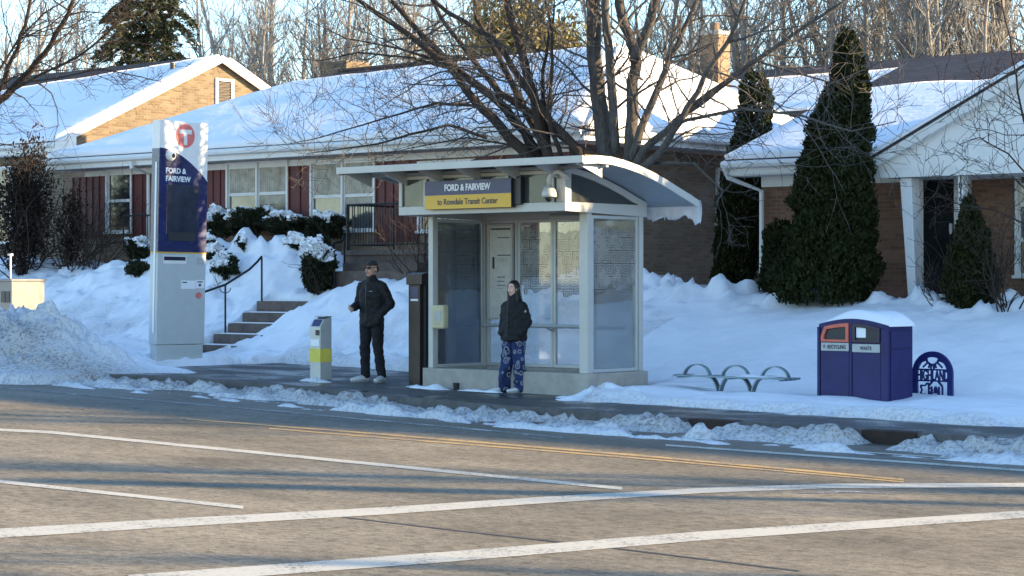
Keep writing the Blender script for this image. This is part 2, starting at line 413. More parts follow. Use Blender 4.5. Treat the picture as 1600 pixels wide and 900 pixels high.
M['sticker_yellow'] = mat('yellow_sticker', (0.72, 0.60, 0.08), 0.5)
M['paper'] = mat('paper', (0.66, 0.63, 0.55), 0.7, var=0.1, scale=12)
M['util'] = mat('utility_cabinet_paint', (0.20, 0.195, 0.18), 0.6, var=0.12)
M['ice'] = None
M['bark'] = bark_mat('grey_bark', (0.098, 0.086, 0.076)); M['bark_dark'] = bark_mat('dark_bark', (0.052, 0.038, 0.030)); M['bark_pale'] = bark_mat('pale_bark', (0.27, 0.25, 0.225), 1.4)
M['arbor'] = leaf_mat('arborvitae_leaf', (0.006, 0.010, 0.004), (0.040, 0.046, 0.010)); M['juniper'] = leaf_mat('juniper_leaf', (0.012, 0.018, 0.010), (0.040, 0.045, 0.020))
M['spruce'] = leaf_mat('spruce_needles', (0.018, 0.026, 0.014), (0.075, 0.080, 0.035)); M['cedar'] = leaf_mat('dry_cedar_leaf', (0.09, 0.08, 0.03), (0.24, 0.20, 0.08))
M['brownleaf'] = leaf_mat('brown_twig_leaf', (0.012, 0.008, 0.006), (0.036, 0.022, 0.015))
def ice_mat():
    n = N('ice'); n.set(Base_Color=(0.88, 0.90, 0.92), Roughness=0.25); n.b.inputs['Transmission Weight'].default_value = 0.35; n.b.inputs['Subsurface Weight'].default_value = 0.2; n.bump(n.noise(9, 4, stretch=(2, 2, 0.4)), 0.6, 0.03); return n.m
M['ice'] = ice_mat()
M['glass'] = glass_mat('shelter_glass', (0.93, 0.95, 0.95), 0.13, (0.46, 0.46, 0.44), 0.03, True, 0.8)
M['glass_dark'] = glass_mat('tinted_glass', (0.72, 0.78, 0.84), 0.25, (0.16, 0.18, 0.21), 0.05, True, 0.9)
M['glass_head'] = glass_mat('header_glass', (0.45, 0.47, 0.46), 0.65, (0.10, 0.11, 0.11), 0.08, False, 0.7)
# people
M['skin'] = mat('skin', (0.56, 0.33, 0.24), 0.55, var=0.06, scale=20)
M['skin_pale'] = mat('pale_skin', (0.72, 0.44, 0.34), 0.55, var=0.06, scale=20)
M['hair'] = mat('dark_hair', (0.016, 0.011, 0.010), 0.5, var=0.4, scale=40)
M['coat'] = mat('black_jacket', (0.0055, 0.005, 0.006), 0.75, var=0.25, scale=9, bump=0.5, bscale=22)
M['trousers'] = mat('black_trousers', (0.005, 0.0045, 0.006), 0.85, var=0.2, bump=0.4, bscale=18)
M['shoe'] = mat('white_shoes', (0.55, 0.55, 0.53), 0.6, var=0.2, scale=18)
M['sole'] = mat('shoe_sole', (0.30, 0.29, 0.27), 0.8)
M['cap'] = mat('dark_cap', (0.03, 0.026, 0.024), 0.8)
M['lip'] = mat('lips', (0.36, 0.12, 0.11), 0.5)
def pj():
    n = N('patterned_fleece'); v = n.n('TexVoronoi', feature='F1'); v.inputs['Scale'].default_value = 11; n.l(n.co(), v.inputs['Vector'])
    d = v.outputs['Distance']; ring = n.math('LESS_THAN', n.math('ABSOLUTE', n.math('SUBTRACT', d, 0.36)), 0.075); core = n.math('LESS_THAN', d, 0.15)
    k = n.math('MAXIMUM', ring, core); k = n.math('MULTIPLY', k, n.math('GREATER_THAN', n.noise(13, 2), 0.36))
    base = n.ramp(n.noise(5, 3), [(0.45, (0.006, 0.014, 0.055)), (0.55, (0.016, 0.036, 0.12))])
    n.set(Base_Color=n.mix(k, base, (0.20, 0.22, 0.26)), Roughness=0.9); n.bump(n.noise(30, 3), 0.3, 0.01); return n.m
M['pj'] = pj()
# ------------------------------------------------------------------ terrain, road, pavement, snow
KU = np.array([-90, -40, -30.0, -27, -25, -23, -20, -17, -13, -9.9, 0, 60.0]); KV = np.array([12.0, 15.5, 18.4, 19.55, 20.4, 20.7, 20.3, 19.75, 19.8, 19.85, 19.9, 19.9])
def Kv(u): return np.interp(u, KU, KV)
def Zgv(U):
    U = np.clip(U, -90, 60); return np.where(U > -20, 0.13-0.010*(U+20), 0.13+0.022*(-20-U))
def gauss(U, V, u, v, su, sv): return np.exp(-((U-u)/su)**2-((V-v)/sv)**2)
def snow_height(U, V):
    g = Zgv(U); K = Kv(U)
    n1 = fbm(U*0.8, V*0.8, 4, 1)-0.5; n2 = fbm(U*3.2, V*3.2, 4, 2)-0.5; n3 = fbm(U*9, V*9, 3, 3)-0.5; clod = ss((fbm(U*4.6, V*4.6, 4, 5)-0.42)*3.2)*0.45
    rise = 1.10+0.36*np.clip((-U-18)/8, 0, 1)
    foot = np.interp(U, [-40, -24, -19, -17, -13.5, -11], [24.5, 24.5, 24.3, 23.6, 24.0, 24.7])
    t = (V-foot)/(28.3-foot); t = np.clip(t, 0, 1); prof = 0.55*ss(t)+0.45*t
    e = np.interp(U, [-60, -27.3, -26.6, -21.2, -20.95, -17.9, -17.3, -10, 10], [0, 0, 24.4, 24.55, 23.75, 23.7, 21.25, 21.15, 21.2])
    e = np.where(U < -26.9, np.maximum(np.where(e < 15, K+0.55, e), K+0.55), e)
    cover = ss((V-e+n2*0.35+n1*0.3)/0.35)
    S = g-0.10+cover*(0.20+0.05*n1)+cover*rise*prof+cover*(n1*0.14+(n2*0.07+n3*0.022)*np.clip((-19-U)/3, 0.35, 1))+cover*np.clip((-19-U)/3, 0.12, 1)*(-0.07*ss((fbm(U*2.9, V*2.9, 3, 31)-0.60)*9)+0.05*ss((fbm(U*4.2, V*4.2, 3, 33)-0.60)*9)-n1*0.0)
    dirt = np.zeros_like(S)
    # ploughed pile by the kerb on the left
    P = 0.84*gauss(U, V, -28.9, 20.3, 1.8, 1.3)+0.55*gauss(U, V, -27.2, 20.3, 0.9, 1.0)+0.14*gauss(U, V, -26.4, 20.9, 0.6, 0.6)+0.80*gauss(U, V, -31.5, 19.6, 2.2, 1.6)
    P += 0.09*gauss(U, V, -25.6, 21.4, 0.6, 0.3)
    P = np.where(P > 0.02, P*(0.88+0.5*clod*ss(P*3)+0.45*n2)+n3*0.10*ss(P*4), 0)
    S = np.maximum(S, np.where(P > 0.04, g-0.05+P, S))+np.where(P > 0.05, 0, 0)
    dirt = np.maximum(dirt, 0.85*np.clip(gauss(U, V, -28.5, 19.2, 2.4, 1.1)+0.5*gauss(U, V, -27.0, 20.0, 0.9, 0.8), 0, 1))
    # kerb-side strip of ploughed slush
    dv = V-K
    base = np.where(dv < 0.0, g-0.21, -9)
    wid = np.interp(U, [-30, -24, -18, -12, -9], [0.55, 0.42, 0.36, 0.42, 0.5])
    band = np.exp(-np.abs((dv+0.14+n1*0.5)/wid)**3)
    gap = np.ones_like(U)
    for (gu, gw) in ((-14.15, 0.30), (-11.85, 0.34)): gap *= 1-0.97*np.exp(-((U-gu)/gw)**4)*np.exp(-((dv+0.3)/0.5)**4)
    cov = ss((fbm(U*1.1, V*2.6, 4, 15)-0.40)*7); n5 = fbm(U*14, V*16, 3, 23)-0.5; cl2 = ss((fbm(U*8.5, V*9.5, 3, 25)-0.47)*4); hh = band*(0.10+0.05*ss((U+17)/2)+0.075*cl2+0.10*n2+n3*0.10+n5*0.07+0.05*clod)*(0.22+0.10*ss((U+17)/2)+0.70*cov)*gap
    thin = np.exp(-((dv+0.45)/0.85)**4)*np.clip(fbm(U*1.6, V*6.5, 5, 9)-0.47+n5*0.1, 0, 1)*0.55
    hh2 = np.maximum(hh, thin*gap)
    kz = g-0.175+hh2
    S = np.where((dv < 0.55) & (S < g), np.maximum(np.where(dv < 0, g-0.21, g-0.1), kz), S)
    dirt = np.maximum(dirt, np.clip(0.95-np.abs(dv+0.2)*0.6, 0, 1)*0.95)
    dirt = np.maximum(dirt, 0.45*np.exp(-((V-e)/0.4)**2)*(V > K)); dirt = np.maximum(dirt, 0.28*ss((fbm(U*0.9, V*0.9, 3, 41)-0.5)*5)*(V > 24)*(V < 27.5)*(U < -20))
    # bits along the shelter plinth and posts
    def lump(u, v, su, sv, h, k=1.0):
        q = gauss(U, V, u, v, su, sv)*h*(0.55+1.3*clod*k+0.6*n2); return np.where(q > 0.02, g-0.03+q, -9)
    for a in ((-20.55, 21.85, 0.45, 0.14, 0.10), (-19.75, 21.93, 0.45, 0.10, 0.10), (-18.15, 21.95, 0.3, 0.09, 0.06), (-17.45, 22.0, 0.5, 0.55, 0.24), (-16.7, 21.8, 0.6, 0.4, 0.2),
              (-22.6, 21.65, 0.3, 0.16, 0.12), (-14.2, 22.0, 0.7, 0.3, 0.12), (-15.9, 22.3, 0.9, 0.4, 0.14), (-12.4, 22.85, 1.1, 0.2, 0.1), (-11.2, 23.6, 0.35, 0.6, 0.22)):
        S = np.maximum(S, lump(*a))
    # shovelled clods at the top of the lawn on the right
    R = np.exp(-((V-28.45-0.3*n1)/0.55)**2)*ss((U+24)/1.0)*ss((-13.2-U)/2.5)
    S = S+R*(0.06+0.26*ss((fbm(U*3.4, V*3.4, 4, 51)-0.45)*3.5)+0.16*clod+0.10*n3+0.16*n2)
    # mound right of the steps; humps over the shrubs
    S += cover*(0.40*gauss(U, V, -26.9, 26.1, 0.9, 1.0)+0.34*gauss(U, V, -25.3, 26.8, 1.3, 1.0))
    for (a, b, s_, h_) in ((-31.6, 27.5, 0.9, 0.62), (-30.2, 27.7, 0.9, 0.62), (-32.9, 27.9, 0.7, 0.35), (-28.9, 28.1, 0.6, 0.30), (-30.9, 26.5, 0.9, 0.22), (-34.5, 27.2, 1.1, 0.25), (-29.9, 28.4, 0.5, 0.4)): S += cover*gauss(U, V, a, b, s_, s_*0.8)*h_*(1+1.1*n2)
    # the steps are cleared
    ub = np.interp(V, [24.4, 26.8], [-28.65, -27.8])
    cut = ss((U+29.32)/0.12)*ss((ub-U)/0.14)*ss((V-24.3)/0.3)*ss((26.9-V)/0.2)
    S = S*(1-cut)+(g-0.25)*cut
    # nothing inside the shelter
    ins = (U > -20.9) & (U < -17.95) & (V > 22.15) & (V < 23.4)
    S = np.where(ins, g-0.25, S)
    return S, dirt
def grid(us, vs, f):
    U, V = np.meshgrid(us, vs); Z, D = f(U, V)
    P = np.stack([U.ravel(), V.ravel(), Z.ravel()], 1); nu = len(us); nv = len(vs)
    i = np.arange(nu-1)[None, :]+np.arange(nv-1)[:, None]*nu; i = i.ravel()
    return P, np.stack([i, i+1, i+nu+1, i+nu], 1), D.ravel()
us = np.arange(-44, -5.9, 0.055); vs = np.concatenate([np.arange(14.0, 17.0, 0.12), np.arange(17.0, 24.0, 0.042), np.arange(24.0, 30.4, 0.07)])
P, F, D = grid(us, vs, snow_height)
tag(np_mesh('snow', P, F, M['snow'], smooth=True, attrs={'dirt': D}), kind='structure')
def far_ground(U, V):
    S, D = snow_height(U, np.minimum(V, 30)); S = np.where((V < 24.6) & (U > -44) & (U < -6), -0.6, S)-0.12
    S = np.where(V < 19, -0.9, S); S = S+np.clip(V-45, 0, 200)*0.004
    return S, D*0
ug = np.concatenate([np.arange(-400, -50, 10), np.arange(-50, 0, 1.0), np.arange(0, 201, 10)]); vg = np.concatenate([np.arange(-120, 12, 12), np.arange(12, 32, 1.0), np.arange(32, 80, 4), np.arange(80, 500, 20)])
P, F, D = grid(ug.astype(float), vg.astype(float), far_ground)
tag(np_mesh('ground', P, F, M['snow'], smooth=True, attrs={'dirt': D}), kind='structure')
# road sheet up to the kerb line, pavement with its kerb
ur = np.concatenate([np.arange(-90, -35, 5), np.arange(-35, -5, 1.0), np.arange(-5, 61, 5)])
mb = MB(); n = len(ur)
for u in ur: mb.v += [(u, -80.0, road_z(u)), (u, 4.0, road_z(u)), (u, float(Kv(u))+0.05, road_z(u))]
for i in range(n-1):
    for k in range(2): a = i*3+k; mb.f.append((a, a+3, a+4, a+1))
tag(mb.build('road', M['road']), kind='structure')
mb = MB(); kb = MB()
for u in ur:
    k = float(Kv(u)); mb.v += [(u, k+0.15, Zg(u)), (u, 25.2, Zg(u))]
    kb.v += [(u, k, road_z(u)-0.05), (u, k+0.02, Zg(u)+0.002), (u, k+0.15, Zg(u)+0.002)]
for i in range(n-1):
    a = i*2; mb.f.append((a, a+2, a+3, a+1))
    for k in range(2): a = i*3+k; kb.f.append((a, a+3, a+4, a+1))
tag(mb.build('pavement', M['pave']), kind='structure'); tag(kb.build('kerb', M['kerb']), kind='structure')
# painted lines, from their upper and lower edges
def line(name, pts, m, lift=0.004):
    mb = MB(); n = 0
    for (x0, y0, th0), (x1, y1, th1) in zip(pts[:-1], pts[1:]):
        k = 8
        for i in range(k+(1 if (x1, y1, th1) == pts[-1] else 0)):
            t = i/k; x = x0+(x1-x0)*t; y = y0+(y1-y0)*t; th = th0+(th1-th0)*t
            a = atg(x, y-th/2); b = atg(x, y+th/2); mb.v += [(a.x, a.y, a.z+lift), (b.x, b.y, b.z+lift)]; n += 1
    for i in range(n-1): mb.f.append((2*i, 2*i+1, 2*i+3, 2*i+2))
    return tag(mb.build(name, m), kind='structure')
line('lane_line', [(-300, 640, 3.2), (0, 672, 4), (80, 676, 4.2), (972, 764, 4.6)], M['white_paint'])
line('lane_line', [(-200, 733, 4.5), (0, 753, 5), (380, 793.5, 5)], M['white_paint'])
line('crosswalk_line', [(-300, 852, 15), (0, 834, 14.5), (300, 816, 13), (600, 799, 11.5), (850, 782, 10), (1100, 767, 8), (1300, 760, 7), (1900, 757, 6)], M['white_paint'])
line('crosswalk_line', [(200, 908, 17), (700, 871, 16), (1100, 838, 14), (1500, 811, 12), (1900, 785, 11)], M['white_paint'])
line('centre_line', [(290, 655, 2.0), (560, 676, 2.4), (1000, 712.5, 2.8), (1412, 750.0, 3)], M['yellow_paint'])
line('centre_line', [(420, 670.0, 1.6), (700, 692.5, 2.0), (1000, 716.8, 2.2), (1412, 753.6, 2.2)], M['yellow_paint'])
line('lane_line', [(1040, 696, 2.6), (1250, 711, 3), (1650, 739, 3.4)], M['white_paint'])
line('lane_line', [(1280, 702, 1.6), (1550, 721, 2)], M['white_paint'])
line('lane_line', [(0, 606, 1.8), (400, 640, 2), (880, 684, 2.4)], M['worn_paint'])
line('tar_seam', [(500, 804, 1.3), (700, 828, 1.4), (960, 857, 1.6), (1250, 893, 2)], mat('tar', (0.06, 0.055, 0.05), 0.6), 0.003)
line('tar_seam', [(1240, 771, 1.6), (1330, 768.5, 2.4), (1400, 773, 1.2)], M['worn_paint'], 0.003)
mb = MB()   # rusty castings in the gutter where the slush is open
for i, gu in enumerate((-14.15, -11.85)):
    k = float(Kv(gu)); z = road_z(gu); o = MB().box(gu-0.33, gu+0.33, k-0.03, k+0.14, z-0.05, z+0.148)
    t = tag(o.build('drain_inlet', mat('rusty_iron', (0.035, 0.019, 0.013), 0.8, var=0.4, bump=0.5), bevel=0.012), ('left one of two rusty brown drain inlets in the slushy kerb' if i == 0 else 'right one of two rusty brown drain inlets in the slushy kerb'), 'drain inlet', 'drain inlets along the kerb')

# ------------------------------------------------------------------ houses
def patch(p00, p10, p11, p01, t0, t1, th, nu=40, nv=14, wob=0.0, seed=0, wav=0.02):
    """snow slab lying on a sloping quad: bottom edge t0, top edge t1 (t1 may be a pair)"""
    p00, p10, p11, p01 = map(Vector, (p00, p10, p11, p01)); n = (p10-p00).cross(p01-p00).normalized()
    if n.z < 0: n = -n
    if not hasattr(t1, '__len__'): t1 = (t1, t1)
    top = []; bot = []
    for i in range(nu+1):
        s = i/nu; ta = t1[0]+(t1[1]-t1[0])*s; ta = ta+wob*(float(fbm(np.array([s*14.0+seed]), np.array([seed*1.7]), 4, 4)[0])-0.5)
        for j in range(nv+1):
            r = j/nv; t = t0+(ta-t0)*r; a = p00.lerp(p10, s); b = p01.lerp(p11, s); p = a.lerp(b, t)
            e = min(1.0, min(r, 1-r, s*3, (1-s)*3)*nv*0.5+0.45) if th > 0.03 else 1
            nz = float(fbm(np.array([p.x*0.9+seed]), np.array([p.y*0.9+p.z]), 3, 6)[0])-0.5
            top.append(p+n*(th*math.sqrt(e)+wav*nz)); bot.append(p+n*0.004)
    m = nv+1; mb = MB(); mb.v = [tuple(q) for q in top+bot]; N_ = len(top)
    for i in range(nu):
        for j in range(nv):
            a = i*m+j; mb.f.append((a, a+m, a+m+1, a+1))
    for i in range(nu):
        a = i*m; mb.f.append((a, N_+a, N_+a+m, a+m)); a = i*m+nv; mb.f.append((a, a+m, N_+a+m, N_+a))
    for j in range(nv):
        mb.f.append((j, j+1, N_+j+1, N_+j)); a = nu*m+j; mb.f.append((a, N_+a, N_+a+1, a+1))
    return mb
def solidify(mb, th):
    """give roof sheets a thickness downwards"""
    n = len(mb.v); fs = list(mb.f); mb.v += [(p[0], p[1], p[2]-th) for p in mb.v]
    mb.f += [tuple(i+n for i in reversed(f)) for f in fs]; ed = {}
    for f in fs:
        for i in range(len(f)): ed[(f[i], f[(i+1) % len(f)])] = 1
    for (a, b) in ed:
        if (b, a) not in ed: mb.f.append((b, a, a+n, b+n))
    return mb
def window(parent, v, x0, x1, y0, y1, cols=1, rows=2, pane='pane', curtain=True, fw=0.055):
    """double-hung window in a wall facing the street, located by its corners"""
    xm = (x0+x1)/2; ua = ux(x0, v); ub = ux(x1, v); zt = zz(xm, y0, v); zb = zz(xm, y1, v)
    fr = MB(); fr.box(ua, ub, v-0.07, v+0.02, zt-fw, zt); fr.box(ua-0.03, ub+0.03, v-0.10, v+0.02, zb-0.05, zb)
    W = (ub-ua-fw)/cols
    for i in range(cols+1): fr.box(ua+i*W, ua+i*W+fw, v-0.068, v+0.02, zb, zt-fw)
    f = fr.build('window', M['trim'], parent, bevel=0.006)
    for i in range(cols):
        a = ua+i*W+fw; b = ua+(i+1)*W
        sash = MB()
        H = (zt-fw-zb)/rows
        for r in range(rows):
            z0 = zb+r*H; z1 = z0+H; vv = v-0.035+0.012*r
            sash.box(a, b, vv, vv+0.03, z0, z0+0.035); sash.box(a, b, vv+0.001, vv+0.03, z1-0.03, z1); sash.box(a, a+0.03, vv+0.002, vv+0.03, z0+0.035, z1-0.03); sash.box(b-0.03, b, vv+0.002, vv+0.03, z0+0.035, z1-0.03)
        sash.build('sash', M['trim'], f, bevel=0.004)
        bx(a, b, v-0.004, v+0.012, zb, zt-fw).build('pane', M[pane], f)
        if curtain:
            c = MB(); zc = zb+(zt-zb)*(0.32 if i % 2 else 0.5); k = 14
            for q in range(k):
                x_ = a+0.03+(b-a-0.06)*q/k; c.box(x_, x_+(b-a-0.06)/k*0.9, v-0.010, v-0.0045-0.002*(q % 2), zc+0.006*(q % 2), zt-fw-0.03)
            c.build('blind', M['curtain'], f)
    return f
def gutter(parent, p, q, r=0.065):
    p = Vector(p); q = Vector(q); MB().tube([p, q], r, 8).build('gutter', M['trim'], parent)

# --- middle house: low hipped roof
EV = 28.5
eL = at(73, 248, EV); uL = eL.x; ze = eL.z
rdL = (at(530, 113, 33.0)); uRL = rdL.x; zr = at(740, 93, 33.0).z; uRR = at(963, 67, 33.0).x
uR = -23.1; VB = 37.5; VR = 33.0
house = thing('house', (uL+0.6, EV+0.6, 0), 'long low house with snowy hip roof and dark red panels, directly behind the bus shelter', 'house', 'houses behind the snowy lawn')
roof = MB(); V_ = [(uL, EV, ze), (uR, EV, ze-0.02), (uR, VB, ze-0.02), (uL, VB, ze), (uRL, VR, zr), (uRR, VR, zr)]
roof.v = list(V_); roof.f = [(0, 1, 5, 4), (1, 2, 5), (2, 3, 4, 5), (3, 0, 4)]
rf = solidify(roof, 0.06).build('roof', M['shingle_brown'], house)
patch(V_[0], V_[1], V_[5], V_[4], 0.0, (0.86, 0.985), 0.13, 90, 26, 0.03, 1, 0.05).build('roof_snow', M['roofsnow'], rf, smooth=True)
patch(V_[1], V_[2], V_[5], V_[5], 0.0, 0.97, 0.11, 50, 26, 0.02, 2, 0.10).build('roof_snow', M['roofsnow'], rf, smooth=True)
MB().tube([(uRL, VR, zr+0.02), (uRR, VR, zr+0.02)], 0.05, 6).build('ridge_cap', M['shingle_brown'], rf)
wl, wr, wf, wb = uL+0.6, uR-0.62, EV+0.6, VB-0.6
bx(wl, wr, wf, wb, 0.8, ze-0.28).build('wall', M['brick_tan'], house)
so_ = MB(); so_.box(uL+0.03, uR-0.03, EV+0.03, wf-0.003, ze-0.27, ze-0.21); so_.box(wr+0.003, uR-0.031, wf, VB-0.03, ze-0.27, ze-0.21); so_.build('soffit', M['soffit'], house)
fa = MB(); fa.box(uL, uR, EV-0.02, EV+0.02, ze-0.26, ze-0.05); fa.box(uR-0.02, uR+0.02, EV+0.021, VB, ze-0.26, ze-0.05); fa.box(uL-0.02, uL+0.02, EV+0.021, VB, ze-0.26, ze-0.05); fa.build('fascia', M['trim'], house)
gutter(house, (uL, EV-0.085, ze-0.09), (uR, EV-0.085, ze-0.10)); gutter(house, (uR+0.085, EV, ze-0.10), (uR+0.085, VB, ze-0.10))
# frieze board under the soffit, wider than the snow line shows
bx(wl, wr+0.002, wf-0.03, wf-0.001, ze-0.40, ze-0.275).build('frieze', M['trim'], house)
for (a, b, y1) in ((115, 166, 372), (209, 238, 372), (322, 356, 372), (453, 486, 372), (589, 654, 378), (745, 905, 378)):   # board-and-batten panels
    xa = ux(a, wf); xb = ux(b, wf); zb_ = zz((a+b)/2, y1, wf); k = max(2, int((xb-xa)/0.22)); W_ = (xb-xa)/k; pr = []
    for i in range(k): pr += [(xa+W_*i, 0.046), (xa+W_*i+0.03, 0.046), (xa+W_*i+0.031, 0.026), (xa+W_*(i+1)-0.001, 0.026)]
    MB().prism([(p[0], -p[1]) for p in [(xa, 0.002)]+pr+[(xb, 0.026), (xb, 0.002)]], lambda x, y, h: (x, wf+y, h), zb_, ze-0.405).build('siding', M['red'], house)
window(house, wf, 168, 209, 262, 362, 1, 2, 'pane_dark', False); window(house, wf, 356, 453, 250, 352, 2, 2); window(house, wf, 487, 589, 248, 360, 2, 2)
window(house, wf, 655, 745, 250, 360, 2, 2, 'pane_dark', False)
# picture-window fascia beam, side window and basement window in the sunny wall
def side_window(parent, u, x0, x1, y0, y1):
    a = at_u(x0, y0, u); b = at_u(x1, y1, u); z1 = a.z; z0 = b.z; w_ = MB()
    w_.box(u-0.02, u+0.06, a.y, b.y, z1-0.06, z1); w_.box(u-0.02, u+0.09, a.y-0.03, b.y+0.03, z0-0.05, z0); w_.box(u-0.02, u+0.058, a.y, a.y+0.06, z0, z1-0.06); w_.box(u-0.02, u+0.058, b.y-0.06, b.y, z0, z1-0.06)
    w_.box(u-0.02, u+0.05, a.y+0.06, b.y-0.06, (z0+z1)/2-0.03, (z0+z1)/2+0.03)
    f = w_.build('window', M['trim'], parent, bevel=0.006); bx(u+0.001, u+0.012, a.y+0.06, b.y-0.06, z0, z1-0.06).build('pane', M['pane_dark'], f); return f
side_window(house, wr, 1118, 1147, 262, 350); side_window(house, wr, 1014, 1054, 430, 470)
# chimneys
ch = MB(); cx = ux(1117, 35.2); ch.box(cx-0.24, cx+0.22, 35.0, 35.42, zr-1.6, zz(1120, 56, 35.2)); chim = ch.build('chimney', M['brick_tan'], rf)
ct = zz(1120, 56, 35.2); bx(cx-0.27, cx+0.25, 34.97, 35.45, ct+0.002, ct+0.09).build('chimney_cap', M['concrete'], chim, bevel=0.01); MB().tube([(cx, 35.2, ct+0.09), (cx, 35.2, ct+0.26)], 0.09, 12).build('flue', M['brick_tan'], chim)
c2 = at(535, 100, 36.5); bx(c2.x-0.35, c2.x+0.55, 36.1, 36.9, zr-1.6, c2.z+0.02).build('chimney', M['brick_gold'], rf)
# downspout at the left part
a = at(205, 252, EV-0.09); b = at(232, 272, wf-0.1); MB().tube([a, a+Vector((0, 0, -0.12)), b, b+Vector((0, 0, -2.0))], 0.04, 8).build('downspout', M['trim'], house)
ge = at(330, 300, wf-0.05); 
# porch landing with stone front
pl = MB(); pa = ux(530, 27.6); pb = -24.2; zp = zz(600, 398, 27.6)
pl.box(pa, pb, 27.75, wf-0.05, 1.2, zp); pl.box(pa-0.05, pb+0.02, 27.70, wf-0.051, zp+0.001, zp+0.09); pl.build('porch', M['concrete_step'], house)
ps = MB()
for i in range(2): ps.box(pa+0.3, pa+2.2, 27.7-0.3*(2-i), 27.7-0.3*(1-i)-0.002, 1.2, zp-0.30+0.15*i)
ps.build('porch_step', M['concrete_step'], house)
def railing(parent, p, q, h=0.85, n=14, r=0.011):
    p = Vector(p); q = Vector(q); mb = MB(); up = Vector((0, 0, h)); mb.tube([p+up, q+up], 0.02, 6); mb.tube([p+up*0.12, q+up*0.12], 0.012, 6)
    for i in range(n+1):
        a = p.lerp(q, i/n); mb.tube([a+(Vector((0, 0, 0)) if i in (0, n) else up*0.12), a+up], r*(1.7 if i in (0, n) else 1), 5)
    return mb.build('railing', M['iron'], parent)
railing(house, (pa+0.05, 27.76, zp+0.09), (pa+2.9, 27.76, zp+0.09), 0.85, 20)
railing(house, (pa+0.05, 27.80, zp+0.09), (pa+0.05, wf-0.1, zp+0.09), 0.85, 8)
b = at(190, 352, 28.4); railing(house, (b.x, 28.45, b.z-0.55), (b.x+2.4, 28.45, b.z-0.55), 0.75, 12)
# porch door in dark


# --- left house, gable end towards the sun
EV2 = 32.3; e2 = at(88, 220, EV2); uG = e2.x-0.16; z2 = e2.z
pk = at_u(347, 86, uG+0.16); VP2 = pk.y; ZP2 = pk.z; VB2 = 2*VP2-EV2; uG0 = -64.0
h2 = thing('house', (uG-0.3, EV2+0.7, 0), 'golden brick house at far left with a sunlit gable end and tall louvre', 'house', 'houses behind the snowy lawn')
roof = MB(); oh = 0.16
roof.v = [(uG0, EV2, z2), (uG+oh, EV2, z2), (uG+oh, VP2, ZP2), (uG0, VP2, ZP2), (uG+oh, VB2, z2), (uG0, VB2, z2)]; roof.f = [(0, 1, 2, 3), (3, 2, 4, 5)]
rf2 = solidify(roof, 0.06).build('roof', M['shingle_brown'], h2)
patch((uG0, EV2, z2), (uG+oh, EV2, z2), (uG+oh, VP2, ZP2), (uG0, VP2, ZP2), 0, (0.42, 0.985), 0.085, 70, 20, 0.06, 5, 0.04).build('roof_snow', M['roofsnow'], rf2, smooth=True)
patch((uG+oh, VB2, z2), (uG0, VB2, z2), (uG0, VP2, ZP2), (uG+oh, VP2, ZP2), 0, 0.95, 0.13, 60, 14, 0.03, 6, 0.04).build('roof_snow', M['roofsnow'], rf2, smooth=True)
wl_ = MB(); gy0, gy1 = EV2+0.35, VB2-0.35; sl_ = (ZP2-z2)/(VP2-EV2)
poly = [(gy0, 0.9), (gy1, 0.9), (gy1, z2+0.35*sl_-0.10), (VP2, ZP2-0.10), (gy0, z2+0.35*sl_-0.10)]
wl_.prism(poly, lambda x, y, h: (h, x, y), uG0+0.5, uG); wl_.build('wall', M['brick_gold'], h2)
rk = MB()
for (ya, yb) in ((EV2-0.02, VP2), (VB2+0.02, VP2)):
    d = 0.15; sg = 1 if yb > ya else -1
    q = [(ya, z2-0.07-d*0.6), (ya, z2-0.01), (yb, ZP2-0.01), (yb, ZP2-0.05-d)]
    if sg < 0: q = q[::-1]
    rk.prism(q if sg < 0 else q[::-1], lambda x, y, h: (h, x, y), uG+oh-0.02, uG+oh+0.03)
rk.prism([(EV2-0.05, z2-0.45), (gy0+0.25, z2-0.45), (gy0+0.25, z2+0.18), (EV2-0.05, z2-0.03)], lambda x, y, h: (h, x, y), uG-0.02, uG+oh+0.028)
rk.build('rake_board', M['trim'], h2)
so2 = MB(); so2.box(uG0, uG+oh-0.03, EV2+0.02, gy0-0.003, z2-0.3, z2-0.25); so2.box(uG0, uG-0.03, EV2-0.02, EV2+0.019, z2-0.27, z2-0.04); so2.build('fascia', M['trim'], h2)
gutter(h2, (uG0, EV2-0.08, z2-0.10), (uG+oh, EV2-0.08, z2-0.10))
a = at(22, 232, EV2-0.09); MB().tube([a+Vector((0, 0, 0.15)), a, a+Vector((0.55, 0.6, -0.35)), a+Vector((0.55, 0.6, -3))], 0.045, 8).build('downspout', M['trim'], h2)
lv = MB(); a = at_u(338, 125, uG); b = at_u(362, 172, uG)
lv.box(uG-0.01, uG+0.05, a.y-0.05, a.y+0.04, b.z-0.05, a.z+0.05); lv.box(uG-0.01, uG+0.05, b.y-0.04, b.y+0.05, b.z-0.05, a.z+0.05); lv.box(uG-0.01, uG+0.049, a.y+0.041, b.y-0.041, a.z-0.02, a.z+0.048)
lo = lv.build('louvre', M['trim'], h2); sl2 = MB(); k = 11
for i in range(k): z_ = b.z+(a.z-b.z)*i/k; sl2.prism([(0.0, 0.03), (0.045, 0.0), (0.045, 0.012), (0.0, 0.045)], lambda x, y, h, z_=z_: (uG+x, h, z_+y), a.y+0.042, b.y-0.042)
sl2.build('slat', M['pylon'], lo); bx(uG-0.005, uG+0.003, a.y+0.04, b.y-0.04, b.z-0.03, a.z).build('backing', M['black'], lo)
vp = at(270, 103, VP2-1.0); MB().tube([(vp.x, VP2-1.0, vp.z-0.25), (vp.x, VP2-1.0, vp.z+0.08)], 0.075, 10).build('vent_pipe', M['black'], rf2)
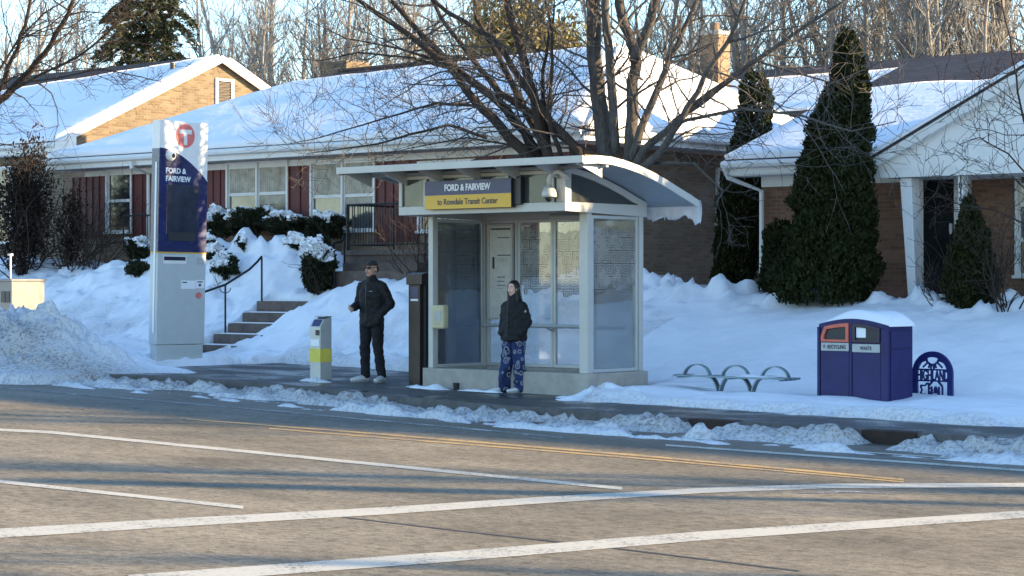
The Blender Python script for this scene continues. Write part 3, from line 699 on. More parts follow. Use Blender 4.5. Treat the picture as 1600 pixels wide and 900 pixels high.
window(h2, gy0, -60, 20, 262, 380, 2, 2, 'pane_dark', False)

# --- right house: front gable porch
EV3 = 29.6; e3 = at(1133, 250, EV3); u3 = e3.x; z3 = e3.z; WF3 = 30.1
r3 = at_u(1421, 96, u3); VR3 = r3.y; ZR3 = r3.z; u3e = -3.0; VB3 = 2*VR3-EV3
h3 = thing('house', (u3+0.5, WF3, 0), 'brown brick house on the right with a white gabled entry numbered 1816', 'house', 'houses behind the snowy lawn')
roof = MB(); roof.v = [(u3, EV3, z3), (u3e, EV3, z3), (u3e, VR3, ZR3), (u3, VR3, ZR3), (u3e, VB3, z3), (u3, VB3, z3)]; roof.f = [(0, 1, 2, 3), (3, 2, 4, 5)]
rf3 = solidify(roof, 0.06).build('roof', M['shingle'], h3)
patch((u3, EV3, z3), (u3e, EV3, z3), (u3e, VR3, ZR3), (u3, VR3, ZR3), 0, (0.66, 0.72), 0.12, 70, 20, 0.10, 9, 0.03).build('roof_snow', M['roofsnow'], rf3, smooth=True)
wl3 = MB(); s3 = (ZR3-z3)/(VR3-EV3); g0, g1 = WF3, VB3-0.5; u3w = u3+0.42
wl3.prism([(g0, 0.6), (g1, 0.6), (g1, z3+0.5*s3-0.12), (VR3, ZR3-0.12), (g0, z3+0.5*s3-0.12)], lambda x, y, h: (h, x, y), u3w, u3e-0.4); wl3.build('wall', M['brick_brown'], h3)
fa = MB(); fa.box(u3, u3e, EV3-0.02, EV3+0.02, z3-0.26, z3-0.04); fa.box(u3+0.02, u3e, EV3+0.021, WF3-0.003, z3-0.28, z3-0.23)
fa.box(u3w, ux(1420, WF3), WF3-0.03, WF3-0.001, z3-0.46, z3-0.282)
q = [(EV3, z3-0.25), (VR3, ZR3-0.25), (VR3, ZR3-0.01), (EV3, z3-0.01)]; fa.prism(q, lambda x, y, h: (h, x, y), u3-0.03, u3+0.02); fa.build('fascia', M['trim'], h3)
gutter(h3, (u3, EV3-0.085, z3-0.09), (ux(1368, EV3), EV3-0.085, z3-0.10))
a = Vector((u3+0.05, EV3-0.09, z3-0.15)); MB().tube([a, a+Vector((0, 0.1, -0.15)), a+Vector((0.42, 0.5, -0.38)), a+Vector((0.42, 0.5, -2.6))], 0.042, 8).build('downspout', M['trim'], h3)
GV = 28.6; pg = at(1362, 249, GV); uga = pg.x; zga = pg.z; pg2 = at(1600, 106, GV); gs = (pg2.z-zga)/(pg2.x-uga); ugp = -12.6; zgp = zga+gs*(ugp-uga); ugb = 2*ugp-uga
roof = MB(); roof.v = [(uga-0.12, GV-0.15, zga-0.06), (ugp, GV-0.15, zgp), (ugp, 34.5, zgp), (uga-0.12, 34.5, zga-0.06), (ugb+0.12, GV-0.15, zga-0.06), (ugb+0.12, 34.5, zga-0.06)]; roof.f = [(0, 1, 2, 3), (1, 4, 5, 2)]
rf4 = solidify(roof, 0.05).build('porch_roof', M['shingle'], h3)
patch((uga-0.12, 34.5, zga-0.06), (uga-0.12, GV-0.16, zga-0.06), (ugp, GV-0.16, zgp), (ugp, 34.5, zgp), 0, 0.98, 0.10, 30, 20, 0.0, 11, 0.02).build('roof_snow', M['roofsnow'], rf4, smooth=True)
patch((ugb+0.12, GV-0.16, zga-0.06), (ugb+0.12, 34.5, zga-0.06), (ugp, 34.5, zgp), (ugp, GV-0.16, zgp), 0, 0.98, 0.10, 30, 20, 0.0, 12, 0.02).build('roof_snow', M['roofsnow'], rf4, smooth=True)
gb = MB(); gb.prism([(uga, zga-0.16), (ugb, zga-0.16), (ugp, zgp-0.14)], FRONT(GV), -0.25, 0); gbo = gb.build('gable', M['siding_white'], h3)
tr = MB(); tr.box(uga-0.06, ugb+0.06, GV-0.05, GV-0.001, zga-0.30, zga-0.155); tr.box(uga, ugb, GV+0.002, WF3-0.03, zga-0.28, zga-0.20)
tr.prism([(uga-0.14, zga-0.10), (uga+0.1, zga-0.155), (ugp, zgp-0.20), (ugp, zgp-0.055)], FRONT(GV-0.10), -0.099, 0.05); tr.prism([(ugb+0.14, zga-0.10), (ugp, zgp-0.055), (ugp, zgp-0.20), (ugb-0.1, zga-0.155)], FRONT(GV-0.10), -0.099, 0.05); tr.build('gable_trim', M['trim'], h3)
# slanted post, door, house number
zt = zga-0.31; zb3 = zz(1415, 466, GV+0.1)
sp = MB(); q = [(ux(1416, GV), zb3), (ux(1429, GV), zb3), (ux(1421, GV), zt), (ux(1403, GV), zt)]; sp.prism(q, FRONT(GV+0.05), -0.25, 0); sp.build('porch_post', M['siding_white'], h3, bevel=0.01)
sp = MB(); q = [(ux(1495, GV), zb3+0.95), (ux(1500, GV), zb3+0.95), (ux(1503, GV), zt), (ux(1494, GV), zt)]; sp.prism(q, FRONT(GV+0.05), -0.15, 0); ppost = sp.build('porch_post', M['siding_white'], h3, bevel=0.006)
for i, c_ in enumerate('1816'): 
    yc = 283+i*10.5; text_mb(c_, FRONT(GV+0.049), ux(1498.5, GV), zz(1498, yc, GV), 0.088, bold=0.006).build('house_number', M['letter_dark'], ppost)
DV = WF3-0.12; db = MB(); dl, dr_ = ux(1428, DV), ux(1512, DV); dt = zz(1465, 262, DV); dz = zz(1465, 459, DV)
db.box(dl, dr_, DV, WF3-0.001, dz-0.05, z3-0.29); ds = db.build('door_surround', M['siding_white'], h3)
dfm = MB(); a, b = ux(1436, DV), ux(1500, DV); dfm.box(a, a+0.09, DV-0.04, DV-0.001, dz, dt); dfm.box(b-0.09, b, DV-0.04, DV-0.001, dz, dt); dfm.box(a+0.091, b-0.091, DV-0.04, DV-0.001, dt-0.09, dt); dfm.box(a-0.05, b+0.05, DV-0.14, DV-0.001, dz-0.06, dz-0.002)
df = dfm.build('door', M['trim'], h3, bevel=0.006); bx(a+0.091, b-0.091, DV-0.018, DV-0.002, dz, dt-0.091).build('storm_glass', M['pane_dark'], df)
bx(b-0.16, b-0.12, DV-0.07, DV-0.02, dz+0.95, dz+1.12).build('handle', M['alu'], df, bevel=0.01)
bx(ux(1400, GV), ux(1560, GV), GV-0.15, WF3, 0.8, dz-0.10).build('porch_floor', M['concrete'], h3, bevel=0.01)
la = at(1524, 262, WF3-0.12); L = MB(); L.tube([la+Vector((0, 0.12, 0.05)), la+Vector((0, 0.0, 0.16)), la+Vector((0, -0.02, 0.13))], 0.012, 6); L.tube([la+Vector((0, 0, 0.12)), la+Vector((0, 0, 0.07)), la+Vector((0, 0, -0.08)), la+Vector((0, 0, -0.13))], [0.02, 0.085, 0.06, 0.015], 6); L.build('wall_lamp', M['iron'], h3)
window(h3, WF3, 1588, 1690, 258, 430, 3, 3, 'pane', False)
bx(ux(1512, WF3), ux(1588, WF3), WF3-0.02, WF3-0.001, z3-0.46, z3-0.282).build('frieze', M['trim'], h3)

# --- roof of a farther house seen between the two
fh = at(1250, 160, 50); h4 = thing('house', (fh.x, 50, 0), 'distant snowy roofed house showing between the chimney and the tall evergreen', 'house', 'houses behind the snowy lawn')
a = at(1165, 178, 48); b = at(1345, 178, 48); c1 = at(1165, 104, 53); zr4 = at(1260, 104, 53).z
rr = MB(); rr.v = [(a.x-4, 48, a.z), (b.x+2, 48, a.z), (b.x+2, 53, zr4), (a.x-4, 53, zr4), (b.x+2, 58, a.z), (a.x-4, 58, a.z)]; rr.f = [(0, 1, 2, 3), (3, 2, 4, 5)]
r4 = solidify(rr, 0.08).build('roof', M['shingle'], h4); patch(rr.v[0], rr.v[1], rr.v[2], rr.v[3], 0, 0.74, 0.12, 40, 10, 0.08, 20, 0.03).build('roof_snow', M['roofsnow'], r4, smooth=True)
bx(a.x-3.6, b.x+1.6, 48.6, 57.4, 0.8, a.z+0.1).build('wall', M['brick_brown'], h4)

# --- unseen two-storey neighbour, added and shaped so its shade covers the kerb
h5 = thing('house', (11, 31.5, 0), 'two storey brown brick house added unseen beyond the right house to shade the kerb', 'house')
bx(-1.1, 22, 31.6, 37.4, 0.6, 5.6).build('wall', M['brick_brown'], h5)
rr = MB(); rr.v = [(-1.7, 31.0, 5.5), (22.6, 31.0, 5.5), (22.6, 34.5, 7.7), (-1.7, 34.5, 8.7), (22.6, 38, 5.5), (-1.7, 38, 5.5)]; rr.f = [(0, 1, 2, 3), (3, 2, 4, 5)]
r5 = solidify(rr, 0.1).build('roof', M['shingle'], h5); patch((-1.7, 31.0, 5.5), (22.6, 31.0, 5.5), (22.6, 34.5, 7.7), (-1.7, 34.5, 8.7), 0, 0.8, 0.12, 40, 10, 0.08, 21, 0.03).build('roof_snow', M['roofsnow'], r5, smooth=True)
g5 = MB(); g5.prism([(31.6, 5.602), (37.4, 5.602), (34.5, 7.6)], lambda x, y, h: (h, x, y), -1.1, 22); g5.build('gable', M['siding_white'], h5)
for (a, b) in ((3, 5), (8, 10), (13, 15), (18, 20)):
    for z_ in (2.0, 4.0): f = bx(a, b, 31.54, 31.599, z_, z_+1.2).build('window', M['trim'], h5); bx(a+0.08, b-0.08, 31.53, 31.539, z_+0.08, z_+1.12).build('pane', M['pane_dark'], f)

def surf(x, y, v0=24.8, v1=29.0):
    """point where the sight line to a pixel meets the snow"""
    v = np.arange(v0, v1, 0.02); P_ = [at(x, y, float(q)) for q in v]; U = np.array([p.x for p in P_]); Z = np.array([p.z for p in P_]); S, D_ = snow_height(U, v); k = np.where(Z <= S)[0]; return P_[int(k[0])] if len(k) else P_[-1]
# ------------------------------------------------------------------ bus shelter
SL, SR, SF, SB = -20.92, -17.86, 22.10, 23.44; zg = 0.125; zb = 0.42
sh = thing('bus_shelter', (-19.4, 22.8, zg), 'glass bus shelter with a curved roof, concrete plinth and icicles on its back edge', 'bus shelter')
b = MB(); b.box(SL, SR, SF, SF+0.22, zg-0.3, zb); b.box(SL, SL+0.22, SF+0.221, SB, zg-0.3, zb); b.box(SR-0.22, SR, SF+0.221, SB, zg-0.3, zb-0.002); b.box(SL+0.221, SR-0.221, SB-0.22, SB, zg-0.3, zb-0.001)
b.build('plinth', M['shelter_base'], sh, bevel=0.012)
bx(SL+0.222, SR-0.222, SF+0.222, SB-0.222, zg-0.1, zg+0.05).build('shelter_floor', M['pave'], sh)
# posts
T = 2.66
def post(x0, x1, y0, y1, z1=T, m='alu_light'): bx(x0, x1, y0, y1, zb, z1).build('post', M[m], sh, bevel=0.006)
post(SL+0.06, SL+0.15, SF+0.06, SF+0.14); post(SR-0.19, SR-0.05, SF+0.05, SF+0.15); post(SR-0.13, SR-0.04, SB-0.15, SB-0.06); post(SL+0.06, SL+0.14, SB-0.15, SB-0.07)
# back wall frames with their panes
def pframe(x0, x1, y, z0, z1, t=0.045, d=0.05):
    m = MB(); m.box(x0, x0+t, y, y+d, z0, z1); m.box(x1-t, x1, y, y+d, z0, z1); m.box(x0+t, x1-t, y+0.001, y+d-0.001, z0, z0+t); m.box(x0+t, x1-t, y+0.001, y+d-0.001, z1-t, z1); return m
def sframe(x, y0, y1, z0, z1, t=0.045, d=0.05):
    m = MB(); m.box(x, x+d, y0, y0+t, z0, z1); m.box(x, x+d, y1-t, y1, z0, z1); m.box(x+0.001, x+d-0.001, y0+t, y1-t, z0, z0+t); m.box(x+0.001, x+d-0.001, y0+t, y1-t, z1-t, z1); return m
yb = SB-0.12; xs = [SL+0.145, -20.17, -19.49, -18.77, SR-0.135]
for i in range(4):
    f = pframe(xs[i]+0.003, xs[i+1]-0.003, yb, zb+0.003, 2.56).build('window_frame', M['alu'], sh, bevel=0.004)
    bx(xs[i]+0.047, xs[i+1]-0.047, yb+0.02, yb+0.028, zb+0.047, 2.516).build('pane', M['glass'], f)
f = sframe(SL+0.08, SF+0.145, SB-0.155, zb+0.003, 2.56).build('window_frame', M['alu'], sh, bevel=0.004); bx(SL+0.10, SL+0.108, SF+0.19, SB-0.20, zb+0.047, 2.516).build('pane', M['glass_dark'], f)
f = sframe(SR-0.11, SF+0.155, SB-0.155, zb+0.003, 2.56).build('window_frame', M['alu'], sh, bevel=0.004); bx(SR-0.09, SR-0.082, SF+0.20, SB-0.20, zb+0.047, 2.516).build('pane', M['glass'], f)
MB().tube([(SL+0.2, yb-0.16, 1.02), (SR-0.2, yb-0.16, 1.02)], 0.026, 8).build('lean_rail', M['alu'], sh)
for x in xs[1:4]: MB().tube([(x, yb, 0.95), (x, yb-0.16, 1.0)], 0.014, 6).build('rail_bracket', M['alu'], sh)
MB().tube([(SR-0.2, yb-0.16, 1.02), (SR-0.2, SF+0.25, 1.02)], 0.02, 8).build('lean_rail', M['alu'], sh)
# map case
mc = pframe(xs[0]+0.06, xs[1]-0.06, yb-0.05, 1.10, 2.50, 0.03, 0.045).build('map_case', M['alu_light'], sh, bevel=0.004); a, c_ = xs[0]+0.09, xs[1]-0.09
bx(a, c_, yb-0.02, yb-0.012, 1.13, 2.47).build('paper', M['paper'], mc); ln = MB(); random.seed(5)
for (z_, h_, l_) in ((2.30, 0.012, 0.24), (2.04, 0.014, 0.26), (1.99, 0.004, 0.2), (1.96, 0.004, 0.22), (1.72, 0.012, 0.15), (1.66, 0.010, 0.14), (1.60, 0.010, 0.16), (1.56, 0.004, 0.12)): ln.box(c_-0.28, c_-0.28+l_, yb-0.0235, yb-0.0205, z_, z_+h_)
ln.box(a+0.02, c_-0.02, yb-0.0235, yb-0.0205, 2.42, 2.445); ln.box(a+0.05, a+0.09, yb-0.0235, yb-0.0205, 1.85, 2.02); ln.build('print', M['letter_dark'], mc)
# soffit lamp
MB().tube([(-19.35, SB-0.35, 2.58), (-17.98, SB-0.35, 2.58)], 0.04, 8).build('ceiling_tube', M['alu_light'], sh)
# header box
HF = 21.62; z0 = 2.60; z1 = 3.15
hd = MB(); hd.box(SL-0.01, SR+0.001, HF, HF+0.07, z0, z0+0.12); hd.box(SL-0.01, SR+0.001, HF, HF+0.07, z1-0.05, z1)
for x in (SL-0.01, -20.45, -18.92, -18.12): hd.box(x, x+0.06, HF+0.001, HF+0.069, z0+0.121, z1-0.051)
hd.box(SR-0.14, SR+0.0, HF+0.001, HF+0.069, z0+0.121, z1-0.051)
hd.box(SL-0.012, SL+0.05, HF+0.071, SB-0.02, z0+0.002, z0+0.118)
hd.box(SL+0.055, SR-0.055, SB-0.14, SB-0.03, z0-0.03, z0+0.118)
hdo = hd.build('header', M['alu_light'], sh, bevel=0.006)
bx(SL+0.05, SR-0.14, HF+0.03, HF+0.036, z0+0.12, z1-0.05).build('header_pane', M['glass_head'], hdo)
ceil = bx(SL+0.06, SR-0.06, HF+0.08, SB-0.06, z0+0.125, z0+0.14).build('ceiling_panel', M['rooftop'], sh)
# curved roof profile (v, z), from the front fascia to the drooping back edge
RP = [(21.10, 3.275), (21.38, 3.298), (21.68, 3.292), (21.98, 3.255), (22.28, 3.200), (22.58, 3.125), (22.88, 3.035), (23.18, 2.93), (23.42, 2.85), (23.62, 2.775)]
RX0, RX1 = -21.62, -17.14
def roof_at(v): return float(np.interp(v, [p[0] for p in RP], [p[1] for p in RP]))
m = MB(); n = len(RP)
for x in (RX0, RX1):
    for (v, z) in RP: m.v.append((x, v, z-0.012))
    for (v, z) in RP: m.v.append((x, v, z-0.075))
for i in range(n-1): m.f += [(i, i+1, 2*n+i+1, 2*n+i), (n+i, 3*n+i, 3*n+i+1, n+i+1), (i, n+i, n+i+1, i+1), (2*n+i, 2*n+i+1, 3*n+i+1, 3*n+i)]
m.f += [(0, 2*n, 3*n, n), (n-1, 2*n-1, 4*n-1, 3*n-1)]
ro = m.build('roof', M['rooftop'], sh)
e = MB()
for (xa, xb) in ((RX0-0.022, RX0-0.001), (RX1+0.001, RX1+0.022)):
    pol = [(v, z) for v, z in RP]+[(v, z-0.105) for v, z in reversed(RP)]; e.prism(pol[::-1], lambda x, y, h: (h, x, y), xa, xb)
e.box(RX0-0.022, RX1+0.022, 21.075, 21.099, 3.19, 3.285); e.build('roof_edge', M['alu_light'], ro, bevel=0.004)
# side spandrel under the curve, with its tinted window
def arch_side(x0, x1):
    k = 14; V0, V1 = HF+0.072, SB-0.03; vs_ = [V0+(V1-V0)*i/k for i in range(k+1)]
    out = [(v, roof_at(v)-0.10) for v in vs_]; poly = [(V0, z0)]+[(V1, z0-0.04)]+out[::-1]
    a0 = HF+0.13; a1 = SB-0.22; top = lambda v: max(z0+0.135, roof_at(v)-0.10-0.075-0.02*(v-a0))
    wv = [a0+(a1-a0)*i/k for i in range(k+1)]
    o = MB(); # frame as quads between outer and inner outlines
    O = [(V0, z0), (V1, z0-0.04)]+out[::-1]; 
    # lower beam, posts, top strip
    o.prism([(V0, z0), (V1, z0-0.04), (V1, z0+0.12), (V0, z0+0.12)], lambda x, y, h: (h, x, y), x0, x1)
    o.prism([(V0, z0+0.121), (a0, z0+0.121), (a0, roof_at(a0)-0.10), (V0, roof_at(V0)-0.10)], lambda x, y, h: (h, x, y), x0, x1)
    for i in range(k):
        o.prism([(wv[i], top(wv[i])), (wv[i+1], top(wv[i+1])), (wv[i+1], roof_at(wv[i+1])-0.10), (wv[i], roof_at(wv[i])-0.10)], lambda x, y, h: (h, x, y), x0+0.0005, x1-0.0005)
    o.prism([(a1, z0+0.121), (V1, z0+0.121), (V1, roof_at(V1)-0.10), (a1, roof_at(a1)-0.10)], lambda x, y, h: (h, x, y), x0, x1)
    g = MB(); xm = (x0+x1)/2; g.prism([(a0, z0+0.12), (a1, z0+0.12)]+[(v, top(v)) for v in wv[::-1]], lambda x, y, h: (h, x, y), xm-0.004, xm+0.004)
    f = o.build('end_spandrel', M['alu_light'], sh); g.build('pane', M['glass_head'], f)
arch_side(SR-0.07, SR-0.003); arch_side(SL-0.005, SL+0.062)
# brackets under the front fascia
for i in range(7):
    x = RX0+0.12+i*(RX1-RX0-0.24)/6; k = MB(); k.prism([(21.12, 3.19), (HF+0.02, 3.02), (HF+0.02, 3.215), (21.40, 3.225), (21.12, 3.205)], lambda xx, yy, h: (h, xx, yy), x-0.012, x+0.012); k.build('bracket', M['alu'], sh)
bx(RX0+0.01, RX1-0.01, HF-0.02, HF+0.03, 3.155, 3.2).build('purlin', M['rooftop'], sh)
# snow on roof and ice at the back edge
pts = [(v, roof_at(v)) for v in np.linspace(21.95, 23.6, 16)]; m = MB(); xs_ = np.linspace(RX0+0.03, RX1-0.01, 60)
for i, x in enumerate(xs_):
    for j, (v, z) in enumerate(pts):
        t = j/15; h = 0.0+0.075*float(fbm(np.array([x*2.2]), np.array([v*2.2]), 4, 8)[0])*(0 if j == 0 else 1)
        if j == 0 or i in (0, 59): h = -0.004
        m.v.append((x, v, z+h))
m.f = [(i*16+j, i*16+16+j, i*16+17+j, i*16+j+1) for i in range(59) for j in range(15)]
m.build('roof_snow', M['roofsnow'], ro, smooth=True)
ic = MB(); random.seed(11); x = RX1+0.01; W = 2.6; k = 64
P0 = []; 
for i in range(k+1):
    xx = RX1+0.012-W*i/k; dz_ = 0.24+0.035*math.sin(i*0.7)+random.uniform(-0.02, 0.02)+(0.05 if i < 3 else 0); th = 0.035+0.012*math.sin(i*1.3)
    P0.append((xx, dz_, th))
m_ = 6
for (xx, dz_, th) in P0:
    for j in range(m_+1):
        t = j/m_; yy = 23.63+0.035*math.sin(t*3.0)+0.02*t; ic.v.append((xx, yy-th*(1-0.6*t), 2.78-dz_*t))
    for j in range(m_+1):
        t = j/m_; yy = 23.63+0.035*math.sin(t*3.0)+0.02*t; ic.v.append((xx, yy+th*(1-0.6*t), 2.78-dz_*t))
q = 2*(m_+1)
for i in range(k):
    for j in range(m_):
        a = i*q+j; ic.f += [(a, a+q, a+q+1, a+1), (a+m_+1, a+m_+2, a+m_+2+q, a+m_+1+q)]
    a = i*q+m_; ic.f.append((a, a+q, a+q+m_+1, a+m_+1))
for i in range(0, k, 5):
    xx, dz_, th = P0[i]; L_ = random.uniform(0.02, 0.09); ic.tube([(xx, 23.655, 2.80-dz_), (xx, 23.655, 2.78-dz_-L_)], [0.016, 0.002], 6)
ic.build('icicle_sheet', M['ice'], ro, smooth=True)
# station sign, display, camera dome, phone box
SV = 21.52; sx0, sx1 = ux(664, SV), ux(799, SV); st, sm, sb = zz(665, 279.5, SV), 0, 0
zt_ = 2.985; zm_ = 2.80; zb2 = 2.605; zt_ = 3.06; zm_ = 2.86; zb2 = 2.665
sgn = bx(sx0, sx1, SV, SV+0.09, zb2, zt_).build('name_sign', M['black'], sh, bevel=0.004)
bx(sx0+0.003, sx1-0.003, SV-0.006, SV-0.0005, zm_, zt_-0.003).build('sign_face', M['navy'], sgn); bx(sx0+0.003, sx1-0.003, SV-0.006, SV-0.0005, zb2+0.003, zm_-0.001).build('sign_face', M['yellow'], sgn)
text_mb('FORD & FAIRVIEW', FRONT(SV-0.006), (sx0+sx1)/2, zm_+0.058, 0.088, 0.85, bold=0.004).build('lettering', M['letter_white'], sgn)
text_mb('to Rosedale Transit Center', FRONT(SV-0.006), (sx0+sx1)/2, zb2+0.062, 0.082, 1.12, bold=0.002).build('lettering', M['letter_dark'], sgn)
bx(ux(801, HF), ux(818, HF), HF-0.06, HF-0.002, 2.70, 3.08).build('arrival_display', M['black'], sh, bevel=0.006)
cc = at(858, 300, HF-0.12); cv = HF-0.12
cm = MB(); cm.tube([(cc.x+0.24, HF-0.01, 3.03), (cc.x+0.24, HF-0.05, 3.05), (cc.x+0.16, cv, 3.12), (cc.x+0.05, cv, 3.10), (cc.x, cv, 3.02), (cc.x, cv, 2.93)], 0.035, 8)
cm.tube([(cc.x, cv, 2.93), (cc.x, cv, 2.91), (cc.x, cv, 2.84), (cc.x, cv, 2.79), (cc.x, cv, 2.78)], [0.04, 0.075, 0.10, 0.105, 0.09], 16); cmo = cm.build('camera_housing', M['alu_light'], sh, smooth=True)
MB().ball((cc.x, cv, 2.775), (0.06, 0.06, 0.055)).build('camera_dome', M['black'], cmo, smooth=True)
pb_ = at(690, 495, SF+0.03); m = MB(); m.box(pb_.x-0.12, pb_.x+0.12, SF-0.06, SF+0.055, pb_.z-0.17, pb_.z+0.17); pbo = m.build('call_box', M['cream'], sh, bevel=0.025)
m = MB(); m.box(pb_.x-0.05, pb_.x+0.07, SF-0.066, SF-0.061, pb_.z-0.06, pb_.z+0.09); 
for i in range(4): m.tube([(pb_.x-0.03+i*0.025, SF-0.07, pb_.z-0.10), (pb_.x-0.03+i*0.025, SF-0.06, pb_.z-0.10)], 0.007, 6)
m.build('call_panel', M['plate'], pbo)

# ------------------------------------------------------------------ tall station marker (totem)
TV = 21.95; a = at(243, 575, TV); tw, tdp = 0.19, 1.02; tz = Zg(a.x); zt_ = at(246, 187, TV).z
tx1 = a.x; tx0 = tx1-tw; ty0 = TV; ty1 = TV+tdp
to = thing('station_marker', (tx1-tw/2, TV+tdp/2, tz), 'tall blue and white station marker pylon with a round red T badge beside the steps', 'station marker')
def zt(y): return at(280, y, TV+0.5).z
S_ = SIDE(tx1)
zy = zt(394); zs = zt(538)
bx(tx0+0.02, tx1-0.012, ty0+0.02, ty1-0.02, tz-0.2, zs-0.006).build('base', M['totem_grey'], to, bevel=0.006)
cab = bx(tx0, tx1, ty0, ty1, zs, zy-0.022).build('cabinet', M['totem_grey'], to, bevel=0.012)
bx(tx0-0.001, tx1+0.001, ty0-0.001, ty1+0.001, zy-0.02, zy).build('gold_strip', M['yellow'], to)
zw = zt(233)
body = bx(tx0+0.002, tx1-0.002, ty0+0.002, ty1-0.002, zy+0.001, zt_).build('head_panel', M['totem_white'], to, bevel=0.008)
# blue field with its curved upper edge on the broad face, and the blue narrow face
arc = [(ty0+0.004, zy+0.004), (ty1-0.004, zy+0.004)]; k = 16; zr_ = zt(282)
for i in range(k+1):
    t = i/k; arc.append((ty1-0.004-(tdp-0.008)*t, zr_+(zw-zr_)*math.sin(t*math.pi/2)**0.9))
MB().prism(arc, S_, -0.001, 0.004).build('blue_panel', M['blue_totem'], body)
ring_ = []; 
for i in range(k+1):
    t = i/k; ring_.append((ty1-0.004-(tdp-0.008)*t, zr_+(zw-zr_)*math.sin(t*math.pi/2)**0.9+0.001))
MB().prism(ring_+[(x, y+0.022) for x, y in ring_[::-1]], S_, -0.001, 0.007).build('white_arc', M['letter_white'], body)
nf = MB(); nf.box(tx0+0.004, tx1-0.003, ty0-0.003, ty0+0.001, zy+0.004, zw-0.01); nf.build('blue_panel', M['blue_totem'], body)
bx(tx0+0.10, tx0+0.14, ty0-0.012, ty0-0.0035, zt(520), zt(255)).build('light_strip', M['letter_white'], body, bevel=0.002)
# badge: red disc with a white T
by = ty0+0.53; bz = zt(212); R_ = 0.195
disc = [(by+R_*math.cos(i*math.pi/20), bz+R_*math.sin(i*math.pi/20)) for i in range(40)]
bd = MB().prism(disc, S_, -0.003, 0.006).build('badge', M['red_logo'], body)
MB().prism([(by-0.035, bz-0.15), (by+0.035, bz-0.15), (by+0.035, bz+0.03), (by+0.13, bz+0.03), (by+0.13, bz+0.02+0.08), (by-0.13, bz+0.10), (by-0.13, bz+0.03), (by-0.035, bz+0.03)], S_, 0.0061, 0.009).build('letter_t', M['totem_white'], bd)
m = MB(); m.ball((tx1+0.0, ty0+0.22, zt(244)), (0.09, 0.10, 0.10), 16, 10); ho = m.build('camera_housing', M['totem_white'], body, smooth=True); MB().ball((tx1+0.06, ty0+0.225, zt(244.5)), (0.042, 0.045, 0.045)).build('lens', M['black'], ho, smooth=True)
text_mb('FORD &', S_, ty0+0.13, zt(271.5), 0.085, 0.42, align='LEFT', bold=0.003, depth=0.009).build('lettering', M['letter_white'], body)
text_mb('FAIRVIEW', S_, ty0+0.13, zt(284), 0.085, 0.52, align='LEFT', bold=0.003, depth=0.009).build('lettering', M['letter_white'], body)
m = MB(); m.box(tx1-0.001, tx1+0.012, ty0+0.16, ty0+0.82, zt(366), zt(289)); sc_ = m.build('screen', M['screen'], body, bevel=0.006); bx(tx1+0.0121, tx1+0.014, ty0+0.20, ty0+0.78, zt(378)+0.02, zt(363)).build('vent', M['black'], body)
m = MB(); m.box(tx1+0.0005, tx1+0.004, ty0+0.12, ty0+0.60, zt(412), zt(400)); lb = m.build('label_plate', M['totem_white'], cab)
bx(tx1+0.0042, tx1+0.006, ty0+0.13, ty0+0.58, zt(407), zt(401)).build('label_strip', M['screen'], lb)
n1_ = bx(tx1+0.0005, tx1+0.004, ty0+0.50, ty0+0.80, zt(451), zt(438)).build('notice', M['letter_white'], cab); n2_ = bx(tx1+0.0005, tx1+0.004, ty0+0.81, ty0+0.99, zt(450), zt(437)).build('notice', M['letter_white'], cab)
bx(tx1+0.0041, tx1+0.006, ty0+0.52, ty0+0.62, zt(441)-0.01, zt(440)).build('print', M['letter_dark'], cab); bx(tx1+0.0041, tx1+0.006, ty0+0.84, ty0+0.95, zt(440)-0.01, zt(439)).build('print', M['letter_dark'], cab); bx(tx1+0.0041, tx1+0.006, ty0+0.87, ty0+0.92, zt(447), zt(443)).build('print', M['letter_dark'], cab)
bx(tx1+0.0005, tx1+0.006, ty0+0.83, ty0+0.96, zt(413), zt(403)).build('grille', M['plate'], cab)
MB().prism([(ty0+0.87+0.05*math.cos(i*math.pi/8), zt(461)+0.05*math.sin(i*math.pi/8)) for i in range(16)], S_, 0.0, 0.02).build('button', M['red_logo'], cab)
to.rotation_euler = (math.radians(-0.5), math.radians(1.1), 0)

# ------------------------------------------------------------------ fare reader, brown cabinet, utility box
a = at(484, 579, 21.9); fz = Zg(a.x); fx0 = a.x; fw_ = 0.225; fd = 0.24
fr = thing('fare_reader', (fx0+fw_/2, 21.9+fd/2, fz), 'slim metal fare card reader post with yellow stickers, left of the standing man', 'fare reader')
H_ = 0.90; m = MB(); m.prism([(21.9, fz-0.05), (21.9+fd, fz-0.05), (21.9+fd, fz+H_+0.03), (21.9+0.08, fz+H_), (21.9, fz+H_-0.12)], lambda x, y, h: (h, x, y), fx0, fx0+fw_); bo = m.build('housing', M['validator'], fr, bevel=0.01)
bx(fx0-0.001, fx0+fw_+0.001, 21.898, 21.9+fd+0.001, fz+0.26, fz+0.46).build('sticker', M['sticker_yellow'], bo)
bx(fx0+0.02, fx0+fw_-0.02, 21.895, 21.899, fz+0.50, fz+0.60).build('sticker', M['letter_white'], bo)
bx(fx0+0.13, fx0+0.21, 21.893, 21.899, fz+0.66, fz+0.74).build('display', M['black'], bo); bx(fx0+0.03, fx0+0.19, 21.896, 21.8995, fz+0.17, fz+0.185).build('sticker', M['alu'], bo)
m = MB(); m.prism([(21.9+0.012, fz+H_-0.105), (21.9+0.07, fz+H_-0.012), (21.9+0.065, fz+H_-0.005), (21.9+0.005, fz+H_-0.10)], lambda x, y, h: (h, x, y), fx0+0.03, fx0+fw_-0.03); m.tube([(fx0+0.11, 21.9+0.14, fz+H_+0.01), (fx0+0.11, 21.9+0.14, fz+H_+0.035)], 0.06, 12); m.build('card_target', M['navy'], bo)
